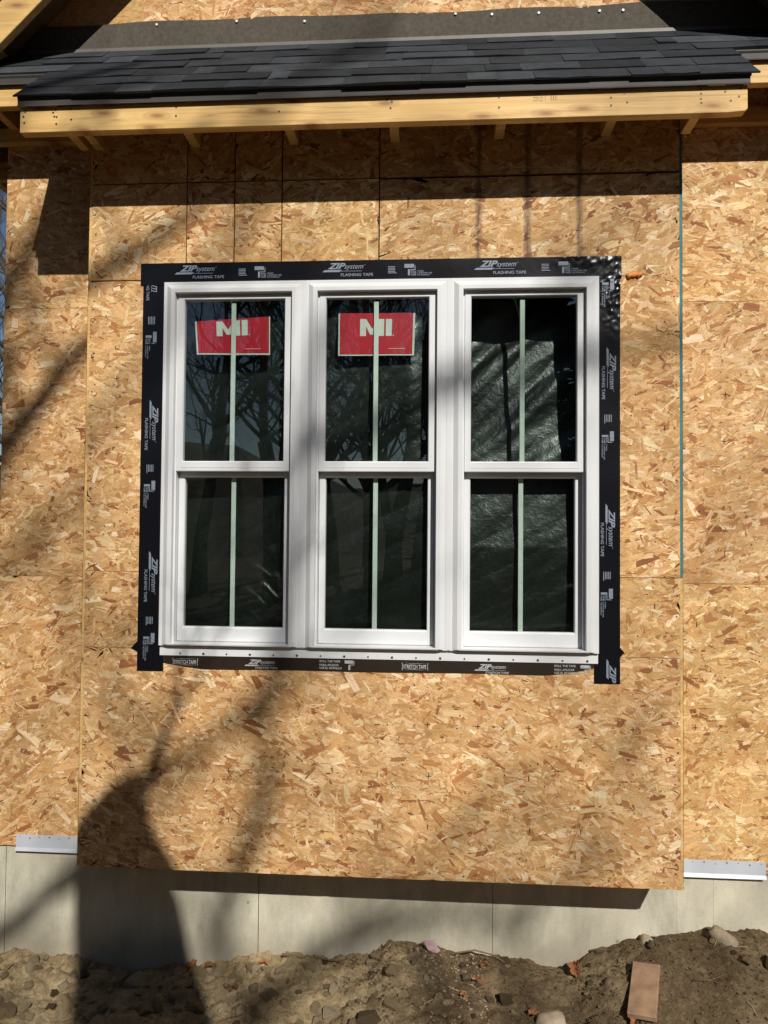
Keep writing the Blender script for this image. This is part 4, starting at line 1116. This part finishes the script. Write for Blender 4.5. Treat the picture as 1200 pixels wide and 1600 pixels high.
# second tree further out: soft streaks on the left of the wall
root = empty('streak_tree', sh(-0.9, -7.75, 9.0)); tag(root, 'tall bare tree behind the viewer casting soft streaks on the left wall', 'tree')
inv = Matrix.Translation(-Vector(root.location))
b = MB(); b.tube([sh(*p, 9.0) for p in ((-0.9, -7.8), (-0.8, -4), (-0.75, -1), (-0.72, 0.6), (-0.62, 1.5), (-0.53, 1.85))], [0.30, 0.25, 0.2, 0.15, 0.11, 0.09], 9)
rp(b.build('trunk', M['bark'], None, smooth=True))
b = MB()
limb([(-0.55, 1.75), (-0.42, 2.0), (-0.26, 2.2), (-0.1, 2.42), (0.25, 2.62), (0.5, 2.8)], 0.07, 0.028, 9.0, 3)
limb([(-0.73, -0.6), (-0.5, -0.32), (-0.25, -0.12), (0.0, 0.12), (0.3, 0.4)], 0.05, 0.03, 9.0, 2)
limb([(-0.5, 2.0), (-0.5, 2.5), (-0.3, 3.0), (0.2, 3.5)], 0.06, 0.03, 9.0, 4)
rp(b.build('crown', M['bark'], None))
# third tree: wide faint bands over the middle of the bay
root = empty('far_shade_tree', sh(0.75, -10.2, 12.0)); tag(root, 'bare tree far behind the viewer casting faint bands over the bay', 'tree')
inv = Matrix.Translation(-Vector(root.location))
b = MB(); b.tube([sh(*p, 12.0) for p in ((0.75, -10.3), (0.70, -5), (0.66, -1.5), (0.70, -0.6))], [0.26, 0.2, 0.07, 0.05], 9)
rp(b.build('trunk', M['bark'], None, smooth=True))
b = MB()
limb([(0.20, 0.25), (0.38, 0.42), (0.55, 0.52), (0.66, 0.64), (0.78, 0.74)], 0.03, 0.04, 12.0, 2)
limb([(0.70, -0.62), (0.62, -0.1), (0.80, 0.35), (0.78, 0.74), (0.84, 1.05), (0.90, 1.4), (0.925, 1.8), (1.02, 2.3)], 0.04, 0.038, 12.0, 3)
limb([(0.92, 1.75), (1.2, 1.85), (1.53, 2.04), (2.0, 2.1), (2.6, 2.25)], 0.045, 0.03, 12.0, 4)
limb([(0.70, -0.62), (1.1, -0.25), (1.55, -0.05), (2.0, -0.1)], 0.05, 0.03, 12.0, 4)
rp(b.build('crown', M['bark'], None))
# a tall crown far out along the sun's path breaks the light on the left half into soft patches
T0 = bare_tree((0.385*19-1.5, -19.0, -0.6), 31, 25.0, 0.22, 'very tall bare tree behind the viewer mottling the left of the wall', 4)
# woods behind the viewer (seen as reflections) and behind the house
T1 = bare_tree((-1.2, -13.0, -0.5), 21, 15.0, 0.20, 'slender bare tree reflected at the left of the left window', 4)
T2 = bare_tree((0.4, -16.0, -0.5), 22, 17.0, 0.24, 'thick bare tree reflected in the left window', 4)
for i, (x, y, rz, sc) in enumerate(((-3.2, -18, 1.0, 1.0), (-2.0, -22, 2.2, 1.1), (-0.6, -21, 3.9, 1.0), (1.0, -19, 0.6, 0.95), (-4.4, -24, 5.0, 1.1), (-0.2, -27, 2.9, 1.1), (2.0, -25, 1.5, 1.0), (-6, -20, 0.2, 1.0), (-1.5, -31, 0.9, 1.2))):
    copy_tree((T1, T2)[i % 2], (x, y, -0.6), rz, sc, 'bare tree in the wood reflected in the upper panes')
T3 = bare_tree((-5.2, 9.0, -0.5), 23, 11.0, 0.16, 'bare tree against blue sky past the left corner of the house', 4)
copy_tree(T1, (-4.0, 6.2, -0.5), 4.3, 0.62, 'small bare tree close behind the left corner of the house')
# evergreens
def spruce_mesh(seed, h, r0):
    rnd = random.Random(seed); t = MB(); t.tube([(0, 0, -0.2), (0, 0, h*0.5), (0, 0, h)], [r0, r0*0.6, 0.02], 8); c = MB()
    z = h*0.06
    while z < h*0.99:
        rr = (1-z/h)**0.8*h*0.20+0.1; nb = max(5, int(9*rr))
        for k in range(nb):
            a = rnd.uniform(0, 6.28); L_ = rr*rnd.uniform(0.75, 1.1); dz = -0.25*L_*rnd.uniform(0.3, 1.0)
            ca, sa = math.cos(a), math.sin(a)
            for j in range(7):
                f = (j+0.5)/7; px, py, pz = ca*L_*f, sa*L_*f, z+dz*f*f+rnd.uniform(-.05, .05); w = (0.30*(1-f*0.6))*rnd.uniform(0.7, 1.3); l_ = L_/6
                c.add([(px-sa*w-ca*l_*.2, py+ca*w-sa*l_*.2, pz-0.12*rnd.random()), (px-ca*l_, py-sa*l_, pz), (px+sa*w-ca*l_*.2, py-ca*w-sa*l_*.2, pz-0.12*rnd.random()), (px+ca*l_, py+sa*l_, pz-0.05)], [(0, 1, 2, 3)])
        z += h*0.022
    return t, c
e1 = empty('spruce_tree', (4.6, -19.0, -0.6)); t, c = spruce_mesh(4, 13.5, 0.18)
t.build('trunk', M['bark'], e1); c.build('crown', M['needle'], e1); tag(e1, 'dark spruce whose reflection fills the right window', 'tree', 'spruces behind the viewer')
for x, y, rz, sc in ((2.9, -21, 1, 1.0), (6.8, -20, 2, 1.05), (5.6, -24, 3, 1.15), (3.8, -27, 4, 1.2), (8.5, -25, 5, 1.1)):
    copy_tree(e1, (x, y, -0.6), rz, sc, 'dark spruce further back in the wood behind the viewer')
rw = random.Random(8)
sides = [(-9, -9), (-12, -12), (-9.5, -14), (-14, -8), (-13, -4), (-16, -14), (-11, -18), (-17, -2), (14.5, -9), (17, -13), (16, -5), (19, -8), (21, -15), (15.5, -1.5), (20, -2), (18, -18), (13.5, -17.5)]  # unseen spruces added on both sides to cut the sky fill
for x, y in sides:
    copy_tree(e1, (x, y, -0.6), rw.uniform(0, 6), rw.uniform(0.95, 1.2), 'spruce added %s of the clearing to block sky light' % ('left' if x < 0 else 'right'))
for i, (x, y, rz, sc) in enumerate(((7, 12, 0.4, 0.9), (10, 18, 1.7, 1.0), (13, 10, 2.6, 0.85), (9, 27, 3.3, 1.1), (16, 22, 4.1, 1.0), (20, 14, 5.2, 1.0), (-11, 20, 0.9, 1.0), (-15, 12, 2.0, 1.0), (-20, 24, 3.0, 1.1))):
    copy_tree((T1, T2)[i % 2], (x, y, -0.6), rz, sc, 'bare tree in the wood behind the house')
for x, y, rz, sc in ((12, 32, 1, 1.1), (18, 34, 2, 1.0), (24, 24, 3, 1.1), (-18, 34, 5, 1.1)):
    copy_tree(e1, (x, y, -0.6), rz, sc, 'dark spruce in the wood behind the house')
# low wooded rise that closes the view behind
b = MB(); na = 160
for j, (rad, hh) in enumerate(((45, -0.8), (60, 4.0), (75, 8.5), (100, 11.0), (130, -2))):
    for i in range(na):
        a = 2*math.pi*i/na; b.v.append((1.2+rad*math.cos(a), -2+rad*math.sin(a), hh + (0 if hh < 0 else hh*0.16*(math.sin(a*5)+math.sin(a*13+1)+0.8*random.uniform(-1, 1)))))
b.f = [(j*na+i, j*na+(i+1) % na, (j+1)*na+(i+1) % na, (j+1)*na+i) for j in range(4) for i in range(na)]
tag(b.build('hills', M['hill'], None), kind='structure')
